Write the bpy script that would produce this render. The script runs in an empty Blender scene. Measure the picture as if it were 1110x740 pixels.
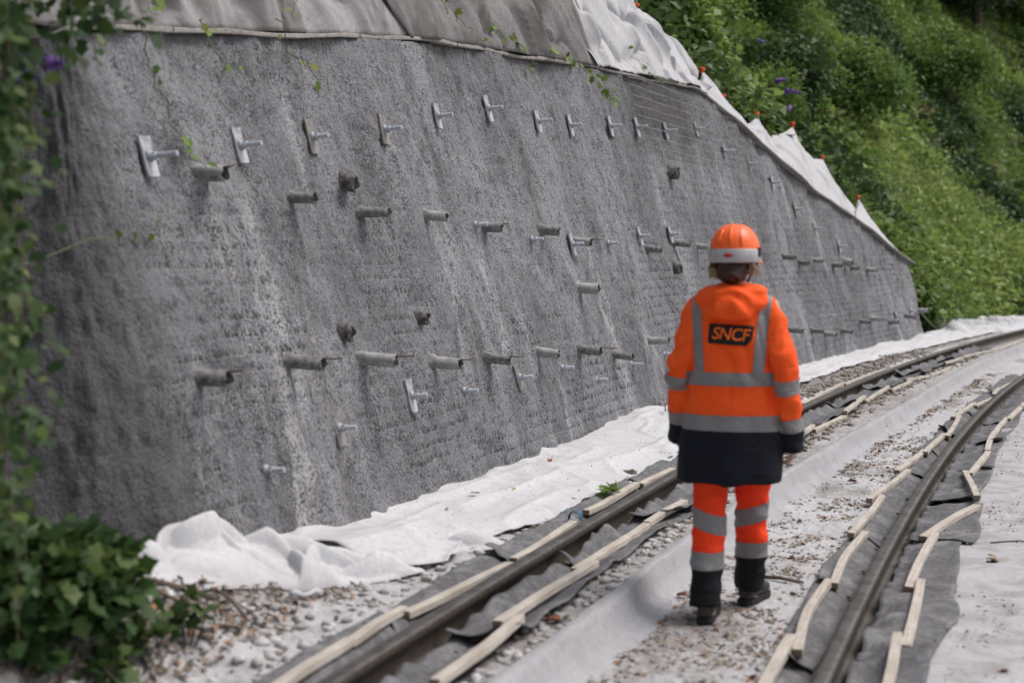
import bpy, bmesh, math, random
import numpy as np
from mathutils import Vector, Matrix
from mathutils.bvhtree import BVHTree

# ------------------------------------------------------------------ camera, sky, sun, exposure
scene = bpy.context.scene
col = scene.collection
R_ = math.radians
CAMH = 1.60
cd = bpy.data.cameras.new('camera'); cam = bpy.data.objects.new('camera', cd); col.objects.link(cam)
cd.lens = 50.0; cd.sensor_width = 36.0; cd.clip_start = 0.05; cd.clip_end = 1500
cam.location = (0, 0, CAMH)
cam.rotation_euler = (math.pi/2 - math.atan(90/1542.0), 0, 0)
cd.dof.use_dof = True; cd.dof.focus_distance = 10.6; cd.dof.aperture_fstop = 1.8
scene.camera = cam

SUN_AZ, SUN_EL = R_(80), R_(58)
world = bpy.data.worlds.new('World'); scene.world = world; world.use_nodes = True
wt = world.node_tree; wt.nodes.clear()
sky = wt.nodes.new('ShaderNodeTexSky'); sky.sky_type = 'NISHITA'; sky.sun_disc = False
sky.sun_elevation = SUN_EL; sky.sun_rotation = SUN_AZ; sky.altitude = 600
sky.air_density = 1.0; sky.dust_density = 6.0; sky.ozone_density = 1.0
hs = wt.nodes.new('ShaderNodeHueSaturation'); hs.inputs['Saturation'].default_value = 0.42
bg = wt.nodes.new('ShaderNodeBackground'); bg.inputs['Strength'].default_value = 0.105
wo = wt.nodes.new('ShaderNodeOutputWorld')
wt.links.new(sky.outputs[0], hs.inputs['Color']); wt.links.new(hs.outputs[0], bg.inputs[0]); wt.links.new(bg.outputs[0], wo.inputs[0])
sd = bpy.data.lights.new('sun', 'SUN'); sd.energy = 1.4; sd.angle = R_(28); sd.color = (1.0, 0.965, 0.93)
sun = bpy.data.objects.new('sun', sd); col.objects.link(sun)
sv = Vector((math.sin(SUN_AZ)*math.cos(SUN_EL), math.cos(SUN_AZ)*math.cos(SUN_EL), math.sin(SUN_EL)))
sun.rotation_euler = sv.to_track_quat('Z', 'Y').to_euler(); sun.location = sv*60
scene.view_settings.view_transform = 'Standard'; scene.view_settings.look = 'None'
scene.view_settings.gamma = 1.0; scene.view_settings.use_curve_mapping = False
scene.view_settings.exposure = 0.55
scene.render.engine = 'CYCLES'
try:
    scene.cycles.use_denoising = True; scene.cycles.max_bounces = 6; scene.cycles.diffuse_bounces = 3
    scene.cycles.transparent_max_bounces = 4; scene.cycles.sample_clamp_indirect = 4
except Exception: pass

rng = np.random.default_rng(7); random.seed(7)

# ------------------------------------------------------------------ track coordinates (s along the curve, d to the left of the centre line)
_h, _k = .3355, .0076; RR = 1/_k
_n = np.array([math.cos(_h), -math.sin(_h)]); _C = np.array([.305, 5.0]) + _n*RR
def W(s, d, z):
    s = np.asarray(s, float); d = np.asarray(d, float); z = np.asarray(z, float)
    a = -s/RR; ca, sa = np.cos(a), np.sin(a); m = -_n
    vx = m[0]*ca - m[1]*sa; vy = m[0]*sa + m[1]*ca
    s, d, z, vx, vy = np.broadcast_arrays(s, d, z, vx, vy)
    return np.stack([_C[0]+(RR+d)*vx, _C[1]+(RR+d)*vy, z], -1)
def wp(s, d, z): return Vector([float(v) for v in W(s, d, z)])
def heading(s): return _h + s/RR          # turn of the track at s, clockwise from +Y
def left_dir(s): return (wp(s, 1, 0)-wp(s, 0, 0)).normalized()
def fwd_dir(s): return (wp(s+.01, 0, 0)-wp(s-.01, 0, 0)).normalized()

# ------------------------------------------------------------------ noise
def _hash(ix, iy, iz, seed):
    n = (ix*374761393 + iy*668265263 + iz*2147483647 + seed*1274126177) & 0xffffffff
    n = ((n ^ (n >> 13))*1274126177) & 0xffffffff
    n = ((n ^ (n >> 16))*2246822519) & 0xffffffff
    return ((n ^ (n >> 15)) & 0xffffff)/float(0xffffff)
def vn(x, y, z=0, seed=0):
    x, y, z = np.broadcast_arrays(np.asarray(x, float), np.asarray(y, float), np.asarray(z, float))
    fx, fy, fz = np.floor(x), np.floor(y), np.floor(z)
    ix, iy, iz = fx.astype(np.int64), fy.astype(np.int64), fz.astype(np.int64)
    u, v, w = x-fx, y-fy, z-fz
    u, v, w = [t*t*t*(t*(t*6-15)+10) for t in (u, v, w)]
    def L(a, b, t): return a+(b-a)*t
    c = [[[_hash(ix+i, iy+j, iz+k, seed) for k in (0, 1)] for j in (0, 1)] for i in (0, 1)]
    r = L(L(L(c[0][0][0], c[1][0][0], u), L(c[0][1][0], c[1][1][0], u), v), L(L(c[0][0][1], c[1][0][1], u), L(c[0][1][1], c[1][1][1], u), v), w)
    return r*2-1
def fbm(x, y, z=0, oct=4, seed=0, gain=.5):
    t = 0; a = 1; f = 1
    for i in range(oct):
        t = t + a*vn(np.asarray(x)*f, np.asarray(y)*f, np.asarray(z)*f, seed+i*17); a *= gain; f *= 2.03
    return t
def sstep(a, b, x):
    t = np.clip((np.asarray(x, float)-a)/(b-a), 0, 1); return t*t*(3-2*t)

# ------------------------------------------------------------------ objects
def tag(o, label=None, cat=None, group=None, kind=None):
    if label: o['label'] = label
    if cat: o['category'] = cat
    if group: o['group'] = group
    if kind: o['kind'] = kind
    return o
def empty(name, loc=(0, 0, 0), mat=None, parent=None):
    o = bpy.data.objects.new(name, None); col.objects.link(o)
    if mat is not None: o.matrix_world = mat
    else: o.location = loc
    o.empty_display_size = .05
    if parent: o.parent = parent
    return o
def link_mesh(name, me, mat=None, parent=None, smooth=False):
    o = bpy.data.objects.new(name, me); col.objects.link(o)
    if mat is not None and not me.materials: me.materials.append(mat)
    if parent is not None: o.parent = parent
    if smooth: me.shade_smooth() if hasattr(me, 'shade_smooth') else [setattr(p, 'use_smooth', True) for p in me.polygons]
    return o
def mesh_np(name, V, F, attrs=None):
    me = bpy.data.meshes.new(name); V = np.asarray(V, np.float32).reshape(-1, 3)
    me.vertices.add(len(V)); me.vertices.foreach_set('co', V.ravel())
    F = np.asarray(F, np.int32); nf, k = F.shape
    me.loops.add(nf*k); me.loops.foreach_set('vertex_index', F.ravel())
    me.polygons.add(nf); me.polygons.foreach_set('loop_start', np.arange(0, nf*k, k, dtype=np.int32))
    try: me.polygons.foreach_set('loop_total', np.full(nf, k, np.int32))
    except Exception: pass
    for nm, arr in (attrs or {}).items():
        arr = np.asarray(arr, np.float32)
        if arr.ndim == 1:
            at = me.attributes.new(nm, 'FLOAT', 'POINT'); at.data.foreach_set('value', arr)
        else:
            at = me.attributes.new(nm, 'FLOAT_VECTOR', 'POINT'); at.data.foreach_set('vector', arr.ravel())
    me.update(calc_edges=True); me.validate()
    return me
def grid_faces(n, m):
    i, j = np.meshgrid(np.arange(n-1), np.arange(m-1), indexing='ij'); a = (i*m+j).ravel()
    return np.stack([a, a+m, a+m+1, a+1], -1)
def grid_obj(name, P, mat, parent=None, attrs=None, flip=False):
    n, m = P.shape[:2]; F = grid_faces(n, m)
    if flip: F = F[:, ::-1]
    me = mesh_np(name, P.reshape(-1, 3), F, {k: np.asarray(v).reshape(n*m, -1).squeeze() if np.asarray(v).ndim == 2 else np.asarray(v).reshape(n*m, 3) for k, v in (attrs or {}).items()})
    return link_mesh(name, me, mat, parent, True)
class MB:
    def __init__(s): s.v = []; s.f = []
    def box(s, c, sz, M=None):
        b = len(s.v)
        for x in (-.5, .5):
            for y in (-.5, .5):
                for z in (-.5, .5):
                    p = Vector((c[0]+x*sz[0], c[1]+y*sz[1], c[2]+z*sz[2])); s.v.append(M @ p if M else p)
        s.f += [[b+i for i in q] for q in ((0, 1, 3, 2), (4, 6, 7, 5), (0, 4, 5, 1), (2, 3, 7, 6), (0, 2, 6, 4), (1, 5, 7, 3))]; return s
    def tube(s, pts, rad, n=8, caps=True):
        pts = [Vector(p) for p in pts]; b = len(s.v); up = Vector((0.31, 0.17, 1)).normalized()
        if not hasattr(rad, '__len__'): rad = [rad]*len(pts)
        for i, p in enumerate(pts):
            t = (pts[min(i+1, len(pts)-1)]-pts[max(i-1, 0)]).normalized()
            a = t.cross(up)
            if a.length < 1e-3: a = t.cross(Vector((1, 0, 0)))
            a.normalize(); c = t.cross(a)
            for k in range(n):
                w = 2*math.pi*k/n; s.v.append(p + (a*math.cos(w)+c*math.sin(w))*rad[i])
        for i in range(len(pts)-1):
            for k in range(n):
                k2 = (k+1) % n; s.f.append([b+i*n+k, b+i*n+k2, b+(i+1)*n+k2, b+(i+1)*n+k])
        if caps:
            s.f.append([b+k for k in range(n)][::-1]); s.f.append([b+(len(pts)-1)*n+k for k in range(n)])
        return s
    def loft(s, rings):
        b = len(s.v); n = len(rings[0])
        for r in rings: s.v += [Vector(p) for p in r]
        for i in range(len(rings)-1):
            for k in range(n):
                k2 = (k+1) % n; s.f.append([b+i*n+k, b+i*n+k2, b+(i+1)*n+k2, b+(i+1)*n+k])
        s.f.append([b+k for k in range(n)][::-1]); s.f.append([b+(len(rings)-1)*n+k for k in range(n)])
        return s
    def mesh(s, name):
        me = bpy.data.meshes.new(name); me.from_pydata([tuple(v) for v in s.v], [], s.f)
        bm = bmesh.new(); bm.from_mesh(me); bmesh.ops.recalc_face_normals(bm, faces=bm.faces); bm.to_mesh(me); bm.free(); me.update(); return me
    def build(s, name, mat, parent=None, smooth=False): return link_mesh(name, s.mesh(name), mat, parent, smooth)
def bevel(o, w=.003, seg=2):
    m = o.modifiers.new('bevel', 'BEVEL'); m.width = w; m.segments = seg; m.limit_method = 'ANGLE'; m.angle_limit = R_(35); return o
def solid(o, t, off=-1):
    m = o.modifiers.new('solid', 'SOLIDIFY'); m.thickness = t; m.offset = off; return o
def copy_tree(o, parent=None):
    c = o.copy(); col.objects.link(c)
    if parent is not None: c.parent = parent
    for ch in list(o.children):
        copy_tree(ch, c)
    return c

# ------------------------------------------------------------------ materials
class NT:
    def __init__(s, name):
        s.m = bpy.data.materials.new(name); s.m.use_nodes = True; s.t = s.m.node_tree; s.t.nodes.clear()
        s.out = s.t.nodes.new('ShaderNodeOutputMaterial')
        s.p = s.n('ShaderNodeBsdfPrincipled'); s.t.links.new(s.p.outputs[0], s.out.inputs[0])
    def n(s, k, **kw):
        q = s.t.nodes.new(k)
        for a, b in kw.items(): setattr(q, a, b)
        return q
    def set(s, node, i, v):
        if hasattr(v, 'is_linked') or isinstance(v, bpy.types.NodeSocket): s.t.links.new(v, node.inputs[i])
        else: node.inputs[i].default_value = v
    def noise(s, vec, scale, detail=4, rough=.55, dist=0):
        q = s.n('ShaderNodeTexNoise'); s.set(q, 'Scale', scale); s.set(q, 'Detail', detail); s.set(q, 'Roughness', rough); s.set(q, 'Distortion', dist)
        if vec is not None: s.set(q, 'Vector', vec)
        return q.outputs[0]
    def vor(s, vec, scale, feat='F1'):
        q = s.n('ShaderNodeTexVoronoi', feature=feat); s.set(q, 'Scale', scale)
        if vec is not None: s.set(q, 'Vector', vec)
        return q.outputs['Distance']
    def obj(s): return s.n('ShaderNodeTexCoord').outputs['Object']
    def pos(s): return s.n('ShaderNodeNewGeometry').outputs['Position']
    def attr(s, name, out='Vector'):
        q = s.n('ShaderNodeAttribute'); q.attribute_name = name; return q.outputs[out]
    def mapping(s, vec, scale=(1, 1, 1), loc=(0, 0, 0)):
        q = s.n('ShaderNodeMapping'); s.set(q, 'Vector', vec); q.inputs['Scale'].default_value = scale; q.inputs['Location'].default_value = loc; return q.outputs[0]
    def math(s, op, a, b=0.0, clamp=False):
        q = s.n('ShaderNodeMath', operation=op, use_clamp=clamp); s.set(q, 0, a); s.set(q, 1, b); return q.outputs[0]
    def mix(s, f, a, b):
        q = s.n('ShaderNodeMix', data_type='RGBA'); s.set(q, 0, f)
        for i, v in ((6, a), (7, b)):
            if isinstance(v, tuple): v = tuple(v)+((1,) if len(v) == 3 else ())
            s.set(q, i, v)
        return q.outputs[2]
    def ramp(s, f, lo, hi, a=0.0, b=1.0):
        q = s.n('ShaderNodeMapRange'); q.interpolation_type = 'SMOOTHSTEP'
        s.set(q, 0, f); s.set(q, 1, lo); s.set(q, 2, hi); s.set(q, 3, a); s.set(q, 4, b); return q.outputs[0]
    def sep(s, vec):
        q = s.n('ShaderNodeSeparateXYZ'); s.set(q, 0, vec); return q.outputs
    def bump(s, h, strength=.5, dist=.01, nrm=None):
        q = s.n('ShaderNodeBump'); s.set(q, 'Height', h); s.set(q, 'Strength', strength); s.set(q, 'Distance', dist)
        if nrm is not None: s.set(q, 'Normal', nrm)
        return q.outputs[0]
    def col(s, c): s.set(s.p, 'Base Color', c if not isinstance(c, tuple) else tuple(c)+((1,) if len(c) == 3 else ())); return s
    def rough(s, r): s.set(s.p, 'Roughness', r); return s
    def nrm(s, b): s.set(s.p, 'Normal', b); return s
MAT = {}
def simple(name, c, rough=.7, metal=0, var=.15, scale=30, bumpd=.002, c2=None, coords='obj'):
    t = NT(name); v = t.obj() if coords == 'obj' else t.pos(); nz = t.noise(v, scale, 5, .6)
    c2 = c2 or tuple(x*(1-var*2) for x in c)
    t.col(t.mix(t.ramp(nz, .35, .65), c2, c)); t.rough(rough); t.set(t.p, 'Metallic', metal)
    t.nrm(t.bump(nz, .5, bumpd)); MAT[name] = t.m; return t.m

def mat_wall():
    t = NT('shotcrete'); uv = t.attr('suv'); P = t.pos(); s, z, _ = t.sep(uv)
    big = t.noise(t.mapping(uv, (.55, .25, 1)), 1.6, 4, .55)
    base = t.mix(t.ramp(big, .35, .68), (.15, .148, .157), (.3, .296, .31))
    # long vertical run-off streaks
    st = t.noise(t.mapping(uv, (3.2, .22, 1)), 1.5, 5, .6, .35)
    base = t.mix(t.ramp(st, .53, .72, 0, .8), base, (.11, .102, .105))
    lime = t.noise(t.mapping(uv, (2.2, .3, 1), (7.3, 1.1, 0)), 1.25, 5, .62, .5)
    base = t.mix(t.ramp(lime, .57, .72, 0, .85), base, (.48, .47, .485))
    for s0_, z0_, z1_, w_, k_, a_ in ((1.5, .75, 1.95, .1, -.26, .75), (1.05, 1.45, 1.95, .06, -.2, .6), (2.0, .5, .95, .07, -.2, .45), (4.35, .75, 1.75, .14, -.16, .7), (4.75, .5, 1.35, .1, -.16, .5), (6.9, .25, 1.9, .22, -.15, .6), (7.75, .3, 1.2, .25, -.1, .5), (9.3, 1.2, 2.6, .12, -.12, .55), (14.2, .2, 1.1, .35, -.1, .45)):
        cx = t.math('ADD', t.math('SUBTRACT', s, s0_), t.math('MULTIPLY', t.math('SUBTRACT', z, z0_), -k_*0+.12))
        cx = t.math('ADD', cx, t.math('MULTIPLY', t.math('SUBTRACT', t.noise(uv, 3.3, 4, .65), .5), w_*1.6))
        gx = t.math('MULTIPLY', t.ramp(t.math('ABSOLUTE', cx), w_*.15, w_, 1, 0), t.math('MULTIPLY', t.ramp(z, z0_-.1, z0_+.25), t.ramp(z, z1_-.3, z1_+.15, 1, 0)))
        base = t.mix(t.math('MULTIPLY', t.math('MULTIPLY', gx, a_), t.ramp(t.noise(t.mapping(uv, (9, 2.5, 1)), 1.3, 4, .7), .36, .58, .15, 1)), base, (.52, .51, .525))
    blot = t.noise(t.mapping(uv, (1.0, .62, 1), (5, 9, 0)), 2.1, 5, .62, .4)
    base = t.mix(t.ramp(blot, .53, .68, 0, .7), base, (.08, .077, .083))
    # grain of the sprayed concrete: small dark pits and pale grit
    g1 = t.noise(P, 62, 3, .65); g2 = t.noise(P, 120, 2, .6)
    gm = t.ramp(t.noise(P, 4.5, 4, .6), .3, .7, .35, 1)
    base = t.mix(t.math('MULTIPLY', t.ramp(g1, .41, .475, 1.0, 0), gm), base, (.035, .033, .036))
    base = t.mix(t.math('MULTIPLY', t.ramp(g2, .53, .63, 0, .65), gm), base, (.48, .475, .495))
    g3 = t.noise(P, 27, 4, .7); base = t.mix(t.math('MULTIPLY', t.ramp(g3, .36, .46, .75, 0), gm), base, (.045, .043, .046)); base = t.mix(t.ramp(g3, .56, .68, 0, .3), base, (.36, .35, .365))
    # rows of the buried wire mesh: a ragged groove every ten centimetres, with short drip-shaped pits below
    wob = t.math('MULTIPLY', t.math('SUBTRACT', t.noise(t.mapping(uv, (.6, .6, 1)), 1.1, 3), .5), .08)
    zz = t.math('DIVIDE', t.math('ADD', z, wob), .082)
    fr = t.math('FRACT', zz)
    row = t.ramp(t.math('ADD', fr, t.math('MULTIPLY', t.math('SUBTRACT', t.noise(t.mapping(uv, (60, 4, 1)), 1.0, 2), .5), .5)), .1, .6, 1, 0)
    pit = t.ramp(t.noise(t.mapping(uv, (66, 11, 1)), 1.0, 2, .6), .53, .58)
    m1 = t.ramp(t.noise(t.mapping(uv, (.62, 1.15, 1), (3, 2, 0)), 1.0, 4, .6), .44, .58)
    farm = t.ramp(s, 6.0, 9.5)                      # past the ninth metre the skin is thinner and the mesh shows throughout
    m1 = t.math('MULTIPLY', m1, t.ramp(t.math('ADD', z, t.math('MULTIPLY', t.noise(uv, .9, 2), .8)), 1.7, 2.7, .95, .15))
    m = t.math('MAXIMUM', m1, t.math('MULTIPLY', t.math('MULTIPLY', farm, .6), t.ramp(t.noise(t.mapping(uv, (.7, 1.6, 1), (1, 4, 0)), 1.0, 4, .65), .36, .6, .1, 1)))
    g = t.math('MULTIPLY', t.math('MULTIPLY', row, pit), m)
    line = t.math('MULTIPLY', t.ramp(fr, .88, .97, 0, .7), t.math('MULTIPLY', m, t.ramp(t.noise(uv, 5, 3), .4, .6, .2, .9)))
    base = t.mix(t.math('MULTIPLY', g, .95), base, (.035, .033, .036))
    base = t.mix(t.math('MULTIPLY', line, .5), base, (.46, .45, .46))
    # left corner: damp plus painted shade of overhanging plants; darker where mesh lies bare
    damp_shade = t.ramp(t.math('ADD', s, t.math('MULTIPLY', t.noise(uv, 2.2, 4), .9)), .45, 1.15, 1, 0)
    base = t.mix(t.math('MULTIPLY', damp_shade, .78), base, (.07, .067, .071))
    bare = t.math('MULTIPLY', t.math('MULTIPLY', t.ramp(s, 8.75, 9.05), t.ramp(s, 10.7, 11.3, 1, 0)), t.ramp(t.math('SUBTRACT', z, t.math('MULTIPLY', t.noise(uv, 2.4, 3), .9)), 2.2, 2.6))
    base = t.mix(t.math('MULTIPLY', bare, .72), base, (.075, .068, .066))
    t.col(base); t.rough(.92)
    hgt = t.math('ADD', t.math('ADD', t.math('MULTIPLY', g1, .6), t.math('MULTIPLY', g3, 1.2)), t.math('ADD', t.math('MULTIPLY', g2, .3), t.math('SUBTRACT', t.math('MULTIPLY', line, .1), t.math('MULTIPLY', g, .45))))
    b = t.bump(hgt, 1.0, .022)
    t.nrm(t.bump(t.noise(t.mapping(uv, (9, 3.2, 1)), 1.6, 4, .6), .55, .035, b)); MAT['wall'] = t.m
mat_wall()

def mat_ground():
    t = NT('dusty_ground'); P = t.pos(); dirt = t.attr('dirt', 'Fac')
    n1 = t.noise(P, 12, 7, .72, .3); n2 = t.noise(P, 32, 5, .7); n3 = t.noise(P, 90, 3, .6)
    c = t.mix(t.ramp(n2, .3, .7), (.4, .39, .397), (.58, .568, .577))
    soil = t.mix(t.ramp(n3, .35, .65), (.12, .1, .088), (.27, .24, .215))
    f = t.math('ADD', t.math('MULTIPLY', n1, .5), t.math('ADD', t.math('MULTIPLY', n2, .5), t.math('MULTIPLY', n3, .34)))
    f = t.math('ADD', f, t.math('MULTIPLY', dirt, .25))
    c = t.mix(t.ramp(f, .74, .92, 0, .8), c, soil)
    t.col(c); t.rough(.95)
    t.nrm(t.bump(t.math('ADD', n2, t.math('MULTIPLY', n3, .6)), .8, .012)); MAT['ground'] = t.m
mat_ground()

def mat_sheet(name, c1, c2, dirtc, lo, hi, sc=2.0, amt=.7, fine=.5):
    t = NT(name); P = t.pos(); n1 = t.noise(P, sc, 6, .62, .6); n2 = t.noise(P, 38, 5, .65); n3 = t.noise(P, 220, 2)
    c = t.mix(t.ramp(n2, .3, .7), c1, c2)
    c = t.mix(t.ramp(t.math('ADD', t.math('MULTIPLY', n1, .8), t.math('MULTIPLY', n2, .3)), lo, hi, 0, amt), c, dirtc)
    c = t.mix(t.ramp(t.noise(P, 60, 3, .6), .66, .74, 0, fine), c, dirtc)
    t.col(c); t.rough(.9); t.set(t.p, 'Specular IOR Level', .25)
    t.nrm(t.bump(t.math('ADD', n3, t.math('MULTIPLY', n2, 1.2)), .5, .004)); MAT[name] = t.m
mat_sheet('white_sheet', (.49, .484, .497), (.6, .593, .607), (.3, .275, .26), .52, .8, 2.6, .55, .45)
mat_sheet('ground_sheet', (.37, .361, .371), (.51, .5, .514), (.22, .2, .185), .47, .72, 5.5, .6, .8)
mat_sheet('kerb_sheet', (.33, .323, .337), (.41, .403, .417), (.22, .205, .2), .5, .8, 5, .6, .3)
mat_sheet('dirty_tarp', (.15, .14, .138), (.25, .238, .238), (.07, .062, .057), .45, .72, 1.6, .85, .4)
mat_sheet('stained_tarp', (.24, .228, .228), (.4, .388, .392), (.09, .08, .074), .44, .68, 2.2, .85, .5)
mat_sheet('grey_tarp', (.42, .41, .422), (.53, .522, .535), (.2, .185, .18), .6, .86, 2.4, .6, .15)
mat_sheet('mat_grey', (.095, .093, .097), (.155, .152, .158), (.31, .302, .308), .48, .78, 4.5, .7, .3)

def mat_wood(name, c1, c2, scl=1.0):
    t = NT(name); v = t.obj(); n = t.noise(t.mapping(v, (3, 60, 60)), 1.5*scl, 5, .6, .4); n2 = t.noise(v, 9, 3)
    t.col(t.mix(t.ramp(t.math('ADD', t.math('MULTIPLY', n, .7), t.math('MULTIPLY', n2, .35)), .35, .7), c1, c2)); t.rough(.85); t.nrm(t.bump(n, .5, .003)); MAT[name] = t.m
mat_wood('batten', (.37, .32, .27), (.56, .505, .445))
mat_wood('batten_end', (.16, .12, .085), (.26, .2, .15))
mat_wood('top_board', (.16, .14, .125), (.4, .375, .35))
mat_wood('old_wood', (.07, .05, .04), (.19, .14, .11))
simple('rail_side', (.115, .085, .062), .75, .3, .3, 40, .002, c2=(.05, .04, .033))
def mat_rail():
    t = NT('rail_steel'); P = t.pos(); n = t.noise(P, 12, 5); nz = t.sep(t.n('ShaderNodeNewGeometry').outputs['Normal'])[2]
    side = t.mix(t.ramp(t.noise(P, 55, 4), .35, .65), (.028, .021, .017), (.075, .054, .039))
    top = t.mix(t.ramp(n, .35, .65), (.11, .1, .09), (.185, .175, .165))
    t.col(t.mix(t.ramp(nz, .6, .95), side, top)); t.rough(t.ramp(nz, .6, .95, .75, .42)); t.set(t.p, 'Metallic', t.ramp(nz, .6, .95, .1, .75)); t.nrm(t.bump(n, .2, .002)); MAT['rail'] = t.m
mat_rail()
simple('galvanised', (.5, .51, .535), .6, .25, .25, 18, .002)
simple('cemented_plate', (.27, .25, .235), .9, 0, .2, 25, .004)
simple('bolt_steel', (.55, .58, .64), .45, .45, .15, 60, .001)
simple('pipe_cement', (.27, .26, .258), .95, 0, .3, 26, .006)
simple('pipe_plastic', (.36, .35, .35), .75, 0, .2, 18, .003)
simple('pipe_inside', (.07, .068, .068), .9)
simple('stub_dark', (.15, .138, .132), .95, 0, .35, 30, .01)
simple('rusty_rod', (.2, .15, .11), .8, .2, .25, 40)
simple('orange_cap', (.85, .1, .02), .5, 0, .1)
simple('wire', (.3, .29, .29), .6, .3)
simple('stone', (.55, .535, .53), .95, 0, .3, 9, .004, c2=(.3, .275, .255), coords='pos')
simple('stone_brown', (.34, .3, .265), .95, 0, .3, 9, .004, c2=(.17, .14, .115), coords='pos')
simple('bark', (.11, .085, .065), .9, 0, .3, 30, .006)
simple('stem_green', (.1, .13, .045), .7, 0, .3, 30)
simple('stem_brown', (.16, .12, .075), .8, 0, .3, 30)
simple('blue_strap', (.035, .12, .2), .7)
simple('grey_plastic', (.5, .5, .52), .5)
simple('petal', (.2, .09, .42), .7, 0, .25, 60)
def mat_litter():
    t = NT('litter'); r = t.attr('rnd', 'Fac')
    c = t.mix(t.ramp(r, 0, .6), (.1, .075, .058), (.24, .185, .135)); c = t.mix(t.ramp(r, .8, 1), c, (.34, .15, .05)); t.col(c); t.rough(.85); MAT['litter'] = t.m
mat_litter()
simple('dead_leaf', (.32, .125, .05), .75, 0, .25, 30, .004, c2=(.16, .065, .03))
simple('dead_leaf_yellow', (.5, .3, .1), .75, 0, .2, 30, .004)
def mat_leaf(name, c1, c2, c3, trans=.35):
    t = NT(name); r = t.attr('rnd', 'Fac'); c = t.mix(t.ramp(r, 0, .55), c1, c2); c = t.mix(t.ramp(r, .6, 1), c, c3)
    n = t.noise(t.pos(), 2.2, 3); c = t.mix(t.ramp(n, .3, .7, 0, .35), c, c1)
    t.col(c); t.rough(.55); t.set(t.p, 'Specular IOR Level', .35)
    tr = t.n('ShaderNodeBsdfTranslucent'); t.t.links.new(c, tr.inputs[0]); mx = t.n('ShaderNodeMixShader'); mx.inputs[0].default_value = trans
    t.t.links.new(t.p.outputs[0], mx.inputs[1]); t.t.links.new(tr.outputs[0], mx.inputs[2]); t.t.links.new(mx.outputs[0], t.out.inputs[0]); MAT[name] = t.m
mat_leaf('leaf_mid', (.06, .115, .026), (.14, .23, .05), (.27, .36, .09), .42)
mat_leaf('leaf_dark', (.028, .056, .018), (.055, .1, .028), (.1, .155, .045), .3)
mat_leaf('leaf_light', (.12, .19, .045), (.22, .32, .075), (.38, .45, .14), .42)
mat_leaf('leaf_dry', (.14, .11, .06), (.26, .21, .11), (.4, .34, .2), .3)
mat_leaf('leaf_grass', (.09, .14, .03), (.15, .225, .045), (.25, .31, .09))
mat_leaf('leaf_bramble', (.022, .05, .015), (.052, .105, .026), (.14, .19, .05))
mat_leaf('leaf_vine', (.08, .14, .02), (.16, .25, .035), (.3, .3, .06))
simple('soil', (.06, .085, .025), .95, 0, .3, 6, .03, c2=(.03, .045, .014), coords='pos')
simple('meadow', (.07, .09, .035), .95, 0, .3, 3, .02, coords='pos')

# ------------------------------------------------------------------ the setting: ground
KS = [-8, -.17, .82, 2.44, 5.25, 8, 10.36, 15, 21, 50]; KD = [.27, .25, .22, .2, .1, .0, -.06, -.02, .03, .03]
def kerb_d(s): return np.interp(s, KS, KD)
def zg(s, d, fine=True):
    s = np.asarray(s, float); d = np.asarray(d, float); s, d = np.broadcast_arrays(s, d)
    kd = kerb_d(s)
    xs = [-40, -9, -1.6, -1.1, -.92, -.84, -.66, -.58, -.45, 0]; zs = [-.1, -.05, .0, .005, -.01, -.055, -.055, -.005, 0, 0]
    right = np.interp(d, xs, zs)
    xl = [.05, .25, .45, .62, .66, .835, .87, .92, 1.1, 1.4, 1.8, 2.4, 5]; zl = [.10, .11, .1, .05, .042, .042, .115, .145, .16, .17, .185, .2, .22]
    left = np.interp(d, xl, zl)
    z = np.where(d > kd+.01, left, right)
    z = z+.24*sstep(1.2, 1.75, d)*sstep(.95, .2, s)
    if fine:
        rail = np.exp(-((np.abs(d)-.75)/.1)**2)
        amp = np.where(d > kd, np.where(d > .95, .022, .014), .011)*(1-rail)
        z = z + amp*fbm(s*3.1, d*3.1, 0, 4, 3) + .006*(1-rail)*fbm(s*16, d*16, 0, 3, 9)
    return z
def vg(*a): return float(zg(*a))
sl = np.concatenate([np.arange(-7, -2.2, .15), np.arange(-2.2, 6, .026), np.arange(6, 14, .06), np.arange(14, 30, .14), np.arange(30, 70, .8)])
dl = np.concatenate([np.arange(-14, -3, .5), np.arange(-3, -1.5, .06), np.arange(-1.5, 2.0, .022), np.arange(2.0, 4.6, .1)])
S, D = np.meshgrid(sl, dl, indexing='ij'); Z = zg(S, D)
kd = kerb_d(S)
dirt = np.where((D < kd-.12) & (D > -.5), sstep(-.5, -.3, D)*sstep(0, .16, kd-.05-D), 0)*(.26+.5*fbm(S*1.6, D*1.5, 0, 3, 21))
dirt += np.where(D > .95, sstep(.95, 1.05, D)*(.25+.75*sstep(6, 9, S)), 0)
dirt += np.where((D > 1.25) & (S < .9), sstep(1.25, 1.7, D)*sstep(.9, .3, S)*1.1, 0)
dirt += np.where((D > kd) & (D < .7), .55, 0)
dirt += .12+.25*np.maximum(0, fbm(S*1.1, D*1.1, 0, 3, 24))
tag(grid_obj('track_bed', W(S, D, Z), MAT['ground'], attrs={'dirt': dirt}), kind='structure')
me = mesh_np('ground', [(-400, -400, -.4), (400, -400, -.4), (400, 400, -.4), (-400, 400, -.4)], [[0, 1, 2, 3]])
tag(link_mesh('ground', me, MAT['meadow']), kind='structure')

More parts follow.
